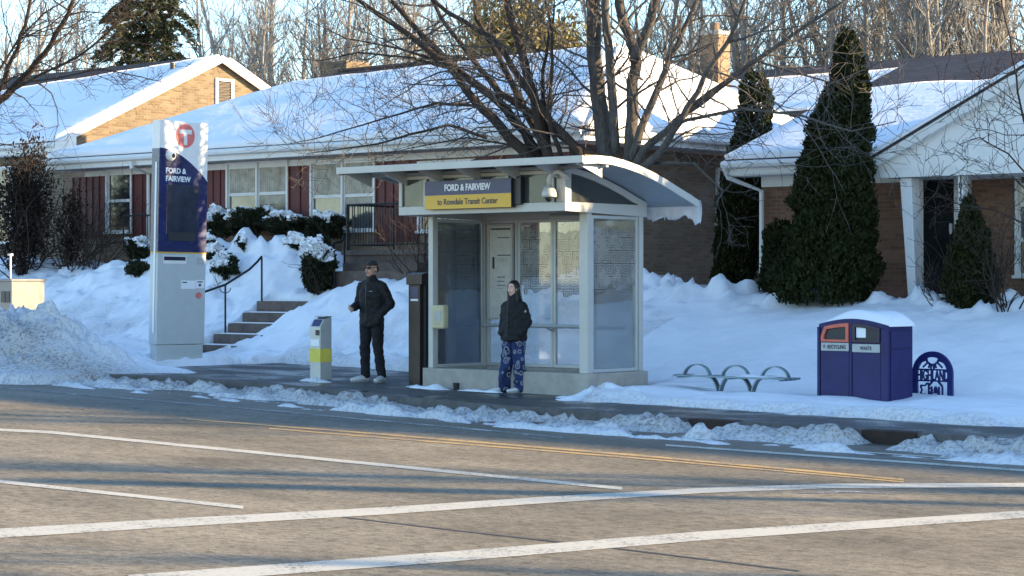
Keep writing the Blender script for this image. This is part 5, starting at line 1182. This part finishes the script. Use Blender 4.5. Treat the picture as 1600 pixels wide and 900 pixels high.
for x, v, k in ((-30, 56, 0), (30, 60, 1), (85, 54, 2), (150, 62, 0), (205, 66, 1), (325, 58, 2), (352, 60, 1), (380, 62, 2), (405, 57, 0), (432, 60, 1), (460, 62, 2), (488, 59, 0), (515, 58, 1), (545, 61, 2), (575, 63, 0), (605, 59, 1), (635, 60, 2), (700, 62, 1), (905, 62, 2), (990, 57, 0), (1060, 61, 1), (1100, 63, 0), (1140, 58, 2), (1180, 60, 1), (1215, 62, 0), (1248, 59, 2), (1280, 58, 1), (1345, 60, 2), (1372, 62, 1), (1400, 57, 0), (1428, 63, 2), (1455, 60, 1), (1482, 58, 0), (1510, 56, 2), (1535, 62, 1), (1560, 61, 0), (1590, 59, 2), (1620, 58, 1)):
    spots.append((x, v, k))
for x, v, k in spots:
    t = protos[k] if not used[k] else copy_tree(protos[k]); used[k] = True
    p = at(x, 440, v); t.location = (p.x, v, 1.4); t.rotation_euler = (0, 0, r2.uniform(0, 6.28)); s = r2.uniform(0.85, 1.15); t.scale = (s, s, s)
    t['label'] = LBT['a'] if x < 260 else LBT['b'] if x < 760 else LBT['c'] if x < 1290 else LBT['d']
    t['group'] = {'a': 'bare trees behind the left house', 'b': 'bare trees behind the middle roof', 'c': 'bare trees behind the chimney', 'd': 'bare trees behind the right house'}['a' if x < 260 else 'b' if x < 760 else 'c' if x < 1290 else 'd']

# evergreens -------------------------------------------------------------
def columnar(name, v, prof, label, group, leafn, lsize, mname, seed, lean=0.0, trunk_r=0.07):
    """prof: (y pixel, centre x, half width px)"""
    rs = np.random.RandomState(seed); ys = np.array([p[0] for p in prof], float); order = np.argsort(ys); ys = ys[order]; cx_ = np.array([p[1] for p in prof], float)[order]; hw = np.array([p[2] for p in prof], float)[order]
    b = at(float(cx_[-1]), float(ys[-1]), v); t = thing(name, (b.x, v, b.z-0.15), label, 'evergreen', group)
    y = ys[0]+(ys[-1]-ys[0])*rs.rand(leafn*2)**0.85; w_ = np.interp(y, ys, hw); keep = rs.rand(len(y)) < (w_/hw.max())*0.9+0.1; y = y[keep][:leafn]; w_ = np.interp(y, ys, hw); c = np.interp(y, ys, cx_); n = len(y)
    sc = float((at(900, 440, v)-at(800, 440, v)).length)/100*CA  # metres per px
    X = np.array([at(float(a), float(bb), v)[:] for a, bb in zip(c, y)])
    an = rs.rand(n)*2*math.pi; rr = np.sqrt(rs.rand(n)*0.55+0.45)
    wob = 0.70+0.50*fbm(an*2.2+seed, y/26.0, 4, seed % 7)+0.30*(fbm(an*7, y/8.0, 2, 3)-0.5)
    mpp = np.array([v/0.76/FPX]*n)
    R = w_*mpp*rr*wob; gp = fbm(an*4.5+seed*3, y/13.0, 3, seed % 5+2); P = X+np.stack([np.cos(an)*R, np.sin(an)*R, rs.normal(size=n)*0.03], 1)
    dirs = np.stack([np.cos(an)*0.5, np.sin(an)*0.5, np.ones(n)*1.0], 1); kp = (gp > 0.36) | (rs.rand(n) < 0.25); P = P[kp]; dirs = dirs[kp]
    V, F, Rn = leaves(P, lsize, rs, 2.2, dirs, 0.6); np_mesh('crown', V, F, M[mname], t, attrs={'rnd': Rn})
    tp = at(float(cx_[0]), float(ys[0]), v); MB().tube([(b.x, v, b.z-0.4), (tp.x, v, tp.z-0.3)], [trunk_r, 0.015], 8).build('trunk', M['bark_dark'], t); return t
columnar('arborvitae', 28.2, [(48, 1325, 6), (60, 1324, 14), (90, 1326, 21), (130, 1327, 28), (170, 1318, 39), (202, 1310, 47), (250, 1304, 52), (300, 1302, 56), (375, 1296, 62), (430, 1290, 78), (470, 1286, 66)], 'tall dark green arborvitae with a narrow leaning tip in front of the right house', 'evergreens in front of the houses', 70000, 0.036, 'arbor', 4)
columnar('arborvitae', 28.6, [(345, 1222, 10), (362, 1218, 24), (400, 1220, 30), (440, 1224, 34), (468, 1232, 30)], 'low rounded dark evergreen tucked against the left foot of the tallest arborvitae', 'evergreens in front of the houses', 10000, 0.034, 'arbor', 14)
columnar('arborvitae', 31.6, [(112, 1180, 8), (130, 1180, 22), (160, 1181, 27), (210, 1176, 29), (300, 1160, 34), (400, 1148, 34), (462, 1140, 30)], 'slim dark evergreen in the gap between the middle and right houses', 'evergreens in front of the houses', 26000, 0.038, 'arbor', 5)
columnar('arborvitae', 28.3, [(306, 1513, 4), (330, 1515, 13), (360, 1517, 22), (400, 1518, 32), (440, 1518, 40), (482, 1516, 34)], 'small pointed evergreen standing just right of the entry door', 'evergreens in front of the houses', 15000, 0.033, 'arbor', 6)
def bush(name, v, x, y0, y1, hw, label, group, n, ls, mname, seed, cat='bush', dep=0.7, flat=0.0):
    rs = np.random.RandomState(seed); small = y1-y0 < 45 and v < 28
    if small: v = surf(x, y1-3).y+0.06
    b = at(x, y1, v); tp = at(x, y0, v); t = thing(name, (b.x, v, b.z-0.2), label, cat, group); mpp = v/0.76/FPX
    d = rs.normal(size=(n, 3)); d /= np.linalg.norm(d, axis=1)[:, None]; rr = rs.rand(n)**0.4*(0.10+1.75*fbm(d[:, 0]*2.5+seed, d[:, 2]*2.5+d[:, 1], 4, seed % 9))
    Wd = hw*mpp; Hh = (tp.z-b.z)/2+(0.10 if y1-y0 > 45 else 0.02); P = np.array([b.x, v, (b.z+tp.z)/2-0.05])+d*rr[:, None]*np.array([Wd, Wd*dep, Hh])*1.1
    dirs = d+np.array([0, 0, 0.5]); V, F, Rn = leaves(P, ls, rs, 2.4, dirs, 0.6); np_mesh('foliage', V, F, M[mname], t, attrs={'rnd': Rn})
    if mname == 'juniper':
        k_ = (d[:, 2] > 0.15) & (rr > 0.55) & (fbm(P[:, 0]*3.2+seed, P[:, 1]*3.2+P[:, 2]*2, 3, 4) > 0.50); Q = P[k_]+np.array([0, -0.02, 0.04])
        if len(Q) > 20: V, F, Rn = leaves(Q, 0.085, rs, 1.3, np.tile(np.array([1.0, 0.4, 0.0]), (len(Q), 1)), 0.45); np_mesh('snow_cover', V, F, M['roofsnow'], t)
    o = []; rr2 = random.Random(seed)
    for k in range(26 if mname == 'brownleaf' else 7): grow(o, rr2, Vector((b.x, v, b.z-0.3)), Vector((rr2.uniform(-1, 1)*0.8, rr2.uniform(-1, 1)*0.8, 1)), (tp.z-b.z)*0.7+(0.05 if small else 0.25), 0.018, 1, 0.1, 0.8, (3, 4), 0.006)
    branches_mb(o, 0, 9).build('stems', M['bark_dark'], t); return t
gB = 'dark junipers in front of the middle house'
for i, (v, x, y0, y1, hw, n, lb) in enumerate(((28.6, 345, 332, 362, 40, 5000, 'dark juniper below the left end of the first white window'), (28.6, 400, 328, 358, 42, 5000, 'dark juniper under the middle of the first white window'), (28.6, 452, 334, 360, 36, 4500, 'dark juniper under the red panel between the two white windows'), (28.5, 508, 334, 362, 34, 4500, 'dark juniper under the second white window, beside the porch rail'),
        (26.9, 500, 382, 438, 30, 8000, 'largest dark juniper, drooping out of the snow left of the porch'), (26.7, 462, 368, 392, 17, 1500, 'juniper tuft in the snow between the window junipers and the largest one'), (26.4, 352, 400, 434, 22, 2600, 'low juniper tuft poking out of snow above the handrail'), (26.9, 324, 362, 390, 15, 1800, 'juniper tuft beside the right edge of the station marker'), (26.7, 376, 368, 390, 12, 900, 'smallest juniper tuft in the snow above the handrail'),
        (26.7, 338, 384, 402, 18, 1400, 'flat juniper sprig between snow humps right of the station marker'), (26.2, 216, 404, 434, 20, 1600, 'juniper sprig in the snow left of the station marker'), (28.0, 215, 372, 400, 20, 2200, 'dark shrub below the iron rail left of the station marker'))):
    bush('juniper', v, x, y0, y1, hw, lb, gB, int(n*1.9), 0.036, 'juniper', 30+i)
bush('bush', 27.6, 40, 225, 430, 66, 'tall dense dark bush at the left edge in front of the left house', 'bushes at the left house', 9500, 0.034, 'brownleaf', 61, dep=0.8)
bush('bush', 28.0, 112, 285, 425, 36, 'shorter brown twiggy bush between the tall dark bush and the red panels', 'bushes at the left house', 2600, 0.03, 'brownleaf', 62)
# twiggy shrubs
def twigbush(v, x, y1, h, n, label, seed, m='bark_dark', spread=0.7):
    b = at(x, y1, v); b.z = float(snow_height(np.array([b.x]), np.array([v]))[0][0])+0.05; t = thing('bare_shrub', (b.x, v, b.z), label, 'shrub', 'bare shrubs'); o = []; r_ = random.Random(seed)
    for k in range(n): grow(o, r_, Vector((b.x+r_.uniform(-.1, .1), v+r_.uniform(-.1, .1), b.z-0.25)), Vector((r_.uniform(-1, 1)*spread, r_.uniform(-1, 1)*spread, 1)), h*r_.uniform(.7, 1), 0.014, 2, 0.15, 0.7, (3, 4), 0.0045)
    branches_mb(o, 0, 9).build('stems', M[m], t); return t
twigbush(27.9, 150, 420, 1.7, 12, 'brown leafless shrub left of the station marker by the house wall', 71); twigbush(28.2, 1475, 478, 0.75, 7, 'leafless shrub in front of the storm door', 72); twigbush(28.0, 1575, 482, 1.3, 10, 'leafless shrub at the far right below the window', 73); twigbush(27.4, 655, 425, 1.3, 10, 'tangled leafless shrub behind the left end of the shelter', 74)
# spruce far left, drooping boughs
sv = 47; b = at(232, 400, sv); sp = thing('spruce', (b.x, sv, 1.5), 'big dark spruce with drooping snow flecked boughs behind the left house', 'evergreen'); rs = np.random.RandomState(8); topz = 14.5
MB().tube([(b.x, sv, 1.0), (b.x, sv, topz)], [0.3, 0.03], 10).build('trunk', M['bark_dark'], sp); PP = []; DD = []; bo = MB()
for k in range(190):
    z = 3.5+(topz-3.5)*(k/190)**0.9; L = (topz-z)*0.36+0.5; L *= rs.uniform(0.55, 1.1); an = rs.rand()*6.283; pts = []
    for i in range(9): t = i/8; pts.append(Vector((b.x+math.cos(an)*L*t, sv+math.sin(an)*L*t, z+0.25*L*math.sin(t*2.4)-0.42*L*t*t)))
    bo.tube(pts, [0.04*(1-0.8*i/8) for i in range(9)], 4)
    for q in range(260):
        t = rs.rand()**0.7; i = min(7, int(t*8)); p = pts[i].lerp(pts[i+1], t*8-i); w_ = 0.42*(1.15-t)+0.08; s_ = rs.uniform(-1, 1)*w_
        PP.append((p.x-math.sin(an)*s_+rs.normal()*0.04, p.y+math.cos(an)*s_+rs.normal()*0.04, p.z-abs(rs.normal())*0.13-abs(s_)*0.12)); DD.append((math.cos(an)*0.8-math.sin(an)*s_, math.sin(an)*0.8+math.cos(an)*s_, -0.35))
bo.build('boughs', M['bark_dark'], sp); V, F, Rn = leaves(np.array(PP), 0.062, rs, 3.0, np.array(DD), 0.35); np_mesh('needles', V, F, M['spruce'], sp, attrs={'rnd': Rn}); pk_ = np.array(PP)[::30]+np.array([0, 0, 0.05]); V, F, Rn = leaves(pk_, 0.11, rs, 1.6, np.tile(np.array([1.0, 0.3, 0.0]), (len(pk_), 1)), 0.5); np_mesh('snow_clumps', V, F, M['roofsnow'], sp)
# olive cedar behind the middle roof
def roundtree(x, v, zc, rx, rz, n, m, label, seed, ls=0.075, name='cedar'):
    rs = np.random.RandomState(seed); b = at(x, 440, v); t = thing(name, (b.x, v, 1.5), label, 'evergreen'); NC = 110
    cl = rs.normal(size=(NC, 3)); cl /= np.linalg.norm(cl, axis=1)[:, None]; cl *= (rs.rand(NC, 1)**0.45); cl = cl*np.array([rx, rx, rz])+np.array([b.x, v, zc]); idx = rs.randint(0, NC, n); P = cl[idx]+rs.normal(size=(n, 3))*np.array([0.36, 0.36, 0.42])
    V, F, Rn = leaves(P, ls, rs, 2.8, np.tile(np.array([0.1, 0, 0.9]), (n, 1)), 0.8); np_mesh('crown', V, F, M[m], t, attrs={'rnd': Rn})
    lm = MB(); lm.tube([(b.x, v, 1.0), (b.x, v, zc+rz*0.6)], [0.25, 0.05], 8)
    for c_ in cl[:40]: lm.tube([(b.x, v, min(zc, c_[2]-0.6)), tuple(c_)], [0.06, 0.015], 4)
    lm.build('trunk', M['bark_dark'], t); return t
roundtree(815, 48, 7.6, 2.1, 2.6, 24000, 'cedar', 'olive brown bushy evergreen behind the ridge of the middle house', 3); 
# off-frame trees on the sunny side that stripe the road with shade
def offtree(X, d, h, stems, seed, label):
    u = X*CA-d*SA; v = X*SA+d*CA; t = thing('bare_tree', (u, v, road_z(u)), label, 'tree', 'bare trees right of the view'); o = bgtree(seed, h, stems, 'bark'); branches_mb(o, 0.05, 9).build('trunk', M['bark'], t, local=True); branches_mb(o, 0, 0.05).build('twigs', M['bark'], t, local=True)

offtree(23.5, 14.5, 11, 2, 91, 'two stemmed bare tree outside the photo at the right, nearest the road')
offtree(27.0, 20.0, 12, 3, 92, 'three stemmed bare tree outside the photo at the right, nearest the houses')
offtree(17.5, 9.3, 7, 2, 93, 'low bare tree outside the photo at the right, closest to the camera')

# unseen signal mast arm, added to cast the long dark band on the road
X_, d_ = 23.0, 13.9; u = X_*CA-d_*SA; v = X_*SA+d_*CA; ts = thing('shadow_signal', (u+2.9, v+1.8, road_z(u)), 'traffic signal with a long mast arm added unseen at right to shade the road', 'traffic signal')
z_ = road_z(u); MB().tube([(u+2.9, v+1.8, z_-0.2), (u+2.9, v+1.8, z_+6.3)], [0.14, 0.10], 10).build('pole', M['alu'], ts); MB().tube([(u+2.9, v+1.8, z_+6.0), (u-2.9, v-1.8, z_+6.15)], [0.13, 0.09], 10).build('arm', M['alu'], ts)
for q in (-0.8, -0.2): bx(u+2.9*q-0.17, u+2.9*q+0.17, v+1.8*q-0.16, v+1.8*q+0.16, z_+5.55, z_+6.45).build('signal_head', M['black'], ts, bevel=0.02)
# ------------------------------------------------------------------ people
def chain(mb, pts, rad, sx=1.0, sy=1.0, step=0.3, n=14, m=9):
    """overlapping ellipsoids along a polyline; sx, sy flatten them across"""
    pts = [Vector(p) for p in pts]
    for i in range(len(pts)-1):
        L = (pts[i+1]-pts[i]).length; k = max(1, int(L/(min(rad[i], rad[i+1])*step)))
        for j in range(k+(1 if i == len(pts)-2 else 0)):
            t = j/k; p = pts[i].lerp(pts[i+1], t); r = rad[i]+(rad[i+1]-rad[i])*t; mb.ball(p, (r*sx, r*sy, r), n, m)
    return mb
def fuse(mb, name, m, parent, voxel=0.008, smooth=4, noise=0.0, nscale=0.06, zsq=1.0):
    me = mb.mesh('tmp'); o = bpy.data.objects.new('tmp', me); C.objects.link(o)
    r = o.modifiers.new('r', 'REMESH'); r.mode = 'VOXEL'; r.voxel_size = voxel; s = o.modifiers.new('s', 'SMOOTH'); s.iterations = smooth; s.factor = 0.6
    if noise:
        tx = bpy.data.textures.new('folds', 'CLOUDS'); tx.noise_scale = nscale; d = o.modifiers.new('d', 'DISPLACE'); d.texture = tx; d.strength = noise; d.mid_level = 0.5
    bpy.context.view_layer.update(); dg = bpy.context.evaluated_depsgraph_get(); me2 = bpy.data.meshes.new_from_object(o.evaluated_get(dg)); me2.name = name
    bpy.data.objects.remove(o); bpy.data.meshes.remove(me); me2.materials.clear(); me2.materials.append(m)
    for p in me2.polygons: p.use_smooth = True
    o = bpy.data.objects.new(name, me2); C.objects.link(o); o.parent = parent; return o
def lerp_pts(a, b, t): return tuple(a[i]+(b[i]-a[i])*t for i in range(3))
def head(mb, c, s=1.0, yaw=0.0):
    """face looks along local -y, turned by yaw; c = head centre"""
    cy, sy_ = math.cos(yaw), math.sin(yaw)
    def T_(x, y, z): return (c[0]+(x*cy-y*sy_)*s, c[1]+(x*sy_+y*cy)*s, c[2]+z*s)
    mb.ball(T_(0, 0.012, 0.025), (0.077*s, 0.092*s, 0.092*s), 20, 14); mb.ball(T_(0, -0.022, -0.035), (0.060*s, 0.064*s, 0.072*s), 16, 12); mb.ball(T_(0, -0.050, -0.085), (0.027*s, 0.026*s, 0.024*s), 10, 8)
    for t in range(6): mb.ball(T_(0, -0.086-0.0032*t, 0.012-0.0088*t), ((0.008+0.0011*t)*s,)*3, 8, 6)        # nose
    mb.ball(T_(0, -0.079, -0.057), (0.024*s, 0.012*s, 0.008*s), 8, 6)
    mb.ball(T_(-0.030, -0.072, 0.030), (0.024*s, 0.016*s, 0.009*s), 8, 6); mb.ball(T_(0.030, -0.072, 0.030), (0.024*s, 0.016*s, 0.009*s), 8, 6)
    for sg in (-1, 1): mb.ball(T_(sg*0.043, -0.058, -0.015), (0.018*s, 0.016*s, 0.018*s), 8, 6); mb.ball(T_(sg*0.080, 0.010, -0.008), (0.012*s, 0.020*s, 0.032*s), 8, 6)
    return T_
def face_bits(T_, body, s, skin, lips=True, eyes=True):
    if eyes:
        for sg in (-1, 1):
            e = MB(); e.ball(T_(sg*0.030, -0.078, 0.014), (0.013*s, 0.008*s, 0.007*s), 10, 6); eo = e.build('eye', M['letter_white'], body, local=True, smooth=True); MB().ball(T_(sg*0.030, -0.0855, 0.014), (0.0058*s, 0.003*s, 0.0058*s), 8, 6).build('iris', M['hair'], body, local=True)
            e = MB(); e.tube([T_(sg*0.046, -0.076, 0.030), T_(sg*0.030, -0.088, 0.036), T_(sg*0.014, -0.089, 0.032)], 0.0035*s, 5); e.build('eyebrow', M['hair'], body, local=True)
    m = MB(); m.tube([T_(-0.022, -0.084, -0.057), T_(-0.008, -0.092, -0.053), T_(0.008, -0.092, -0.053), T_(0.022, -0.084, -0.057)], 0.005*s, 6); m.build('lips', M['lip'], body, local=True, smooth=True)
def hand(mb, wrist, d, palm_n, curl=0.6, s=1.0, side=1):
    """palm and five curled fingers, d = pointing direction, palm_n = palm normal"""
    w_ = Vector(wrist); d = Vector(d).normalized(); pn = Vector(palm_n).normalized(); a = d.cross(pn).normalized()*side
    for i in range(5):
        for j in (-1, -0.33, 0.33, 1): mb.ball(w_+d*(0.012+0.019*i)*s+a*j*(0.020+0.004*i)*s, (0.013*s,)*3, 8, 6)
    for k, (off, L) in enumerate(((-0.031, 0.068), (-0.011, 0.078), (0.010, 0.072), (0.029, 0.056))):
        p = w_+d*0.092*s+a*off*s; dd = d.copy()
        for q in range(3):
            dd = (dd+pn*curl*(0.5+0.35*q)).normalized(); e = p+dd*L*s*(0.45, 0.32, 0.23)[q]; chain(mb, [p, e], [0.0088*s, 0.0080*s], step=0.5, n=8, m=6); p = e
    p = w_+d*0.03*s-a*0.034*s; dd = (d-a*0.8+pn*0.4).normalized()
    for q in range(2): e = p+dd*0.034*s; chain(mb, [p, e], [0.0105*s, 0.009*s], step=0.5, n=8, m=6); p = e; dd = (dd+d*0.6+pn*0.3+a*0.2).normalized()
def shoe(parent, heel, ang, s=1.0, skinm='shoe'):
    c, n = math.cos(ang), math.sin(ang)
    def T_(x, y, z): return (heel[0]+(x*c-y*n)*s, heel[1]+(x*n+y*c)*s, heel[2]+z*s)
    m = MB(); m.ball(T_(0, 0, 0.05), (0.042*s, 0.042*s, 0.05*s)); 
    for i in range(9): t = i/8; m.ball(T_(0.004*math.sin(t*3), -0.02-0.20*t, 0.055-0.022*t), ((0.040+0.008*math.sin(t*math.pi))*s, 0.045*s, (0.050-0.020*t)*s), 12, 8)
    m.ball(T_(0, -0.01, 0.10), (0.040*s, 0.045*s, 0.04*s))
    o = fuse(m, 'shoe', M[skinm], parent, 0.007, 3)
    m = MB(); out = []
    for i in range(24):
        a = 2*math.pi*i/24; y = -0.095+0.155*math.cos(a); w_ = 0.046*math.sin(a)*(1.0+0.12*math.cos(a+math.pi)); out.append((w_, y))
    m.v = [T_(x, y, z) for z in (0.0, 0.026) for x, y in out]; k = 24; m.f = [tuple(range(k-1, -1, -1)), tuple(range(k, 2*k))]+[(i, (i+1) % k, k+(i+1) % k, k+i) for i in range(k)]; m.build('sole', M['sole'], o, local=True)
    m = MB()
    for i in range(4): m.tube([T_(-0.022, -0.055-0.028*i, 0.098-0.014*i), T_(0, -0.058-0.028*i, 0.106-0.014*i), T_(0.022, -0.055-0.028*i, 0.098-0.014*i)], 0.0035*s, 5)
    m.build('laces', M['black' if skinm == 'shoe' else 'shoe'], o, local=True)

def person(loc, rot, H, label, kind):
    t = thing('person', loc, label, 'person'); k = H/1.78; man = kind == 'man'
    P = lambda x, y, z: (x*k, y*k, z*k)
    # joints (local: faces -y, +x is the person's left, which is the viewer's right)
    hx = 0.095; fx = 0.115 if man else 0.135
    legs = []
    if man: legs = [(-1, [P(-0.09, 0, 0.92), P(-0.105, -0.02, 0.50), P(-0.115, 0.015, 0.09)]), (1, [P(0.09, 0, 0.92), P(0.115, -0.02, 0.50), P(0.155, 0.02, 0.09)])]
    else: legs = [(-1, [P(-0.09, 0, 0.92), P(-0.12, -0.02, 0.50), P(-0.175, -0.01, 0.09)]), (1, [P(0.09, 0, 0.92), P(0.10, -0.01, 0.50), P(0.105, 0.02, 0.09)])]
    shz = 1.44; hc = P(0, -0.015, 1.655) if man else P(-0.005, -0.015, 1.66)
    if man:
        armR = [P(-0.172, 0.01, 1.395), P(-0.245, 0.03, 1.14), P(-0.215, -0.19, 1.08)]; armL = [P(0.172, 0.01, 1.395), P(0.285, 0.05, 1.14), P(0.185, -0.09, 0.98)]
    else:
        armR = [P(-0.162, 0.01, 1.375), P(-0.225, 0.045, 1.13), P(-0.175, -0.08, 0.96)]; armL = [P(0.162, 0.01, 1.375), P(0.232, 0.045, 1.13), P(0.175, -0.08, 0.96)]
    # body: one continuous skin surface
    b = MB(); tilt = P(0, 0, 0)
    chain(b, [P(0, 0, 0.92), P(0, 0, 1.10), P(0, 0, 1.30), P(0, 0.005, 1.42)], [0.115*k, 0.105*k, 0.12*k, 0.09*k], 1.25, 0.85); chain(b, [P(0, 0.005, 1.42), P(0, -0.005, 1.60)], [0.062*k, 0.052*k])
    T_ = head(b, hc, 1.0*k*1.06, -0.20 if man else -0.06)
    for s_, L in legs: chain(b, L, [0.085*k, 0.055*k, 0.035*k])
    for s_, A_ in ((-1, armR), (1, armL)):
        chain(b, A_, [0.05*k, 0.040*k, 0.027*k]); d = Vector(A_[2])-Vector(A_[1]) if (man and s_ < 0) else Vector((-0.55*s_, 0.25, -0.6)); hand(b, A_[2], d, Vector((0.9*-s_, 0.1, -0.1)) if not (man and s_ < 0) else Vector((0.6, 0.2, 0.5)), 0.75 if (man and s_ < 0) else 0.35, k, s_)
    body = fuse(b, 'body', M['skin' if man else 'skin_pale'], t, 0.0052, 2)
    face_bits(T_, body, k*1.06, None, eyes=not man)
    # trousers
    m = MB(); chain(m, [P(0, 0.0, 0.99), P(0, 0.0, 0.90)], [0.125*k, 0.125*k], 1.12, 0.95)
    for s_, L in legs:
        a = Vector(L[0]); kn = Vector(L[1]); an = Vector(L[2])
        if man: chain(m, [a, kn, an+Vector((0, 0.0, 0.02))], [0.105*k, 0.078*k, 0.068*k], step=0.22)
        else: chain(m, [a, kn, an+Vector((0, 0, 0.12)), an+Vector((0, 0.01, -0.005))], [0.112*k, 0.100*k, 0.104*k, 0.106*k], step=0.2)
    if not man: 
        m2 = MB(); m2.v = list(m.v); m2.f = list(m.f); m = m2
    tr_ = fuse(m, 'trousers', M['trousers' if man else 'pj'], t, 0.009, 3, 0.03 if man else 0.034, 0.08)
    # jacket
    m = MB()
    if man: chain(m, [P(0, 0.0, 0.86), P(0, 0.0, 1.05), P(0, 0.0, 1.28), P(0, 0.01, 1.42)], [0.155*k, 0.152*k, 0.162*k, 0.115*k], 1.26, 0.92, step=0.2); chain(m, [P(-0.155, 0.01, 1.395), P(0, 0.01, 1.43), P(0.155, 0.01, 1.395)], [0.082*k, 0.10*k, 0.082*k]); chain(m, [P(0, 0.0, 1.47), P(0, -0.005, 1.525)], [0.088*k, 0.072*k])
    else: chain(m, [P(0, 0.01, 0.88), P(0, 0.01, 1.05), P(0, 0.005, 1.28), P(0, 0.01, 1.42)], [0.185*k, 0.178*k, 0.165*k, 0.11*k], 1.20, 1.0, step=0.2); chain(m, [P(-0.145, 0.01, 1.375), P(0, 0.01, 1.43), P(0.145, 0.01, 1.375)], [0.082*k, 0.10*k, 0.082*k]); chain(m, [P(0, 0.012, 1.49), P(0, 0.012, 1.55)], [0.095*k, 0.088*k]); chain(m, [P(0, 0.09, 1.46), P(0, 0.075, 1.53)], [0.09*k, 0.07*k])
    for s_, A_ in ((-1, armR), (1, armL)):
        a, e, w2 = map(Vector, A_); w3 = e.lerp(w2, 0.90 if (man and s_ < 0) else 1.0); chain(m, [a, e, w3], [0.078*k, 0.068*k, 0.054*k] if man else [0.082*k, 0.077*k, 0.064*k], step=0.2)
        if not (man and s_ < 0): chain(m, [w3, w3+Vector((-0.05*s_*k, 0.02*k, -0.09*k))], [0.060*k, 0.068*k])
    zc = 0.80 if man else 0.82
    m.v = [(x, y, max(z, (zc+0.004*math.sin(x*25))*k)) for x, y, z in m.v]
    jk = fuse(m, 'jacket', M['coat'], t, 0.009, 3, 0.034 if man else 0.034, 0.07 if man else 0.05)
    fy = -0.160*k if man else -0.178*k
    if man: MB().box(0.05*k, 0.095*k, fy-0.006, fy+0.02, 1.325*k, 1.332*k).build('chest_mark', M['plate'], jk, local=True)
    else: MB().ball(P(0.245, -0.03, 1.30), (0.012, 0.02, 0.02)).build('sleeve_badge', M['plate'], jk, local=True)
    z_ = MB(); z_.tube([P(0, -0.158 if man else -0.165, 1.43), P(0, -0.172 if man else -0.185, 1.25), P(0, -0.165 if man else -0.195, 0.9)], 0.006, 6); z_.build('zip', M['black'], jk, local=True)
    # shoes
    for s_, L in legs:
        an = L[2]; shoe(t, (an[0], an[1]+0.02, 0.0), (-0.45 if s_ < 0 else 0.15) if man else (-0.75 if s_ < 0 else -0.45), 1.08*k if man else 1.0*k)
    s = k*1.06
    if man:
        m = MB(); m.ball(T_(0, 0.012, 0.055), (0.086*s, 0.100*s, 0.070*s), 20, 12); m.v = [(x, y, max(z, T_(0, 0, 0.045)[2])) for x, y, z in m.v]; cp = fuse(m, 'cap', M['cap'], t, 0.006, 2)
        m = MB(); 
        for i in range(7): q = -1+2*i/6; m.ball(T_(q*0.055, -0.085-0.040*math.cos(q*1.3), 0.050), (0.020*s, 0.030*s, 0.006*s), 10, 6)
        fuse(m, 'cap_brim', M['cap'], cp, 0.004, 1)
        m = MB()
        for sg in (-1, 1): m.ball(T_(sg*0.034, -0.084, 0.014), (0.031*s, 0.012*s, 0.020*s), 12, 8); m.tube([T_(sg*0.060, -0.078, 0.022), T_(sg*0.086, -0.03, 0.020), T_(sg*0.088, 0.02, 0.012)], 0.004*s, 6)
        m.tube([T_(-0.02, -0.098, 0.020), T_(0.02, -0.098, 0.020)], 0.004*s, 6); m.build('sunglasses', M['black'], t, local=True, smooth=True)
        m = MB(); 
        for i in range(9): q = -1.2+2.4*i/8; m.ball(T_(0.078*math.sin(q), 0.012+0.085*math.cos(q), 0.0), (0.018*s, 0.02*s, 0.045*s), 8, 6)
        fuse(m, 'hair', M['hair'], t, 0.006, 2)
    else:
        m = MB(); m.ball(T_(0, 0.022, 0.040), (0.088*s, 0.100*s, 0.092*s), 20, 14)
        m.v = [v for v in m.v]
        # trim the hair off the face: pull vertices ahead of the hairline back
        fwd = Vector(T_(0, -1, 0))-Vector(T_(0, 0, 0)); fwd.normalize(); cc = Vector(T_(0, 0, 0)); nv = []
        for p in m.v:
            q = Vector(p)-cc; f = q.dot(fwd); zl = q.z/s
            lim = (0.050+0.55*max(0, zl-0.055))*s if zl < 0.10 else 1
            if f > lim: q -= fwd*(f-lim)
            nv.append(tuple(cc+q))
        m.v = nv
        for sg in (-1, 1): chain(m, [T_(sg*0.072, -0.012, 0.045), T_(sg*0.083, -0.012, -0.02), T_(sg*0.078, 0.0, -0.10), T_(sg*0.085, -0.005, -0.19)], [0.024*s, 0.022*s, 0.028*s, 0.022*s], step=0.35)
        chain(m, [T_(0, 0.065, 0.0), T_(0.01, 0.085, -0.12), T_(0.015, 0.10, -0.24)], [0.06*s, 0.055*s, 0.045*s], 1.2, 0.8)
        fuse(m, 'hair', M['hair'], t, 0.005, 2)
        MB().ball(T_(0.089, -0.03, -0.012), (0.006*s, 0.006*s, 0.010*s), 8, 6).build('earbud', M['letter_white'], t, local=True)
    t.rotation_euler = (0, 0, rot); return t
pm = atg(581, 597, Zg); pw = atg(803, 613.5, Zg)
hm = (597-404)/FPX*(pm.y*CA-pm.x*SA); hw_ = (613.5-438)/FPX*(pw.y*CA-pw.x*SA)
print('heights', hm, hw_, pm, pw)
person((pm.x, pm.y, pm.z), math.radians(14), hm*0.985, 'man in black jacket, cap and dark glasses standing with one hand raised at his waist', 'man')
person((pw.x, pw.y, pw.z), math.radians(6), hw_*0.992, 'young woman with long dark hair, black puffer jacket and blue patterned trousers', 'woman')
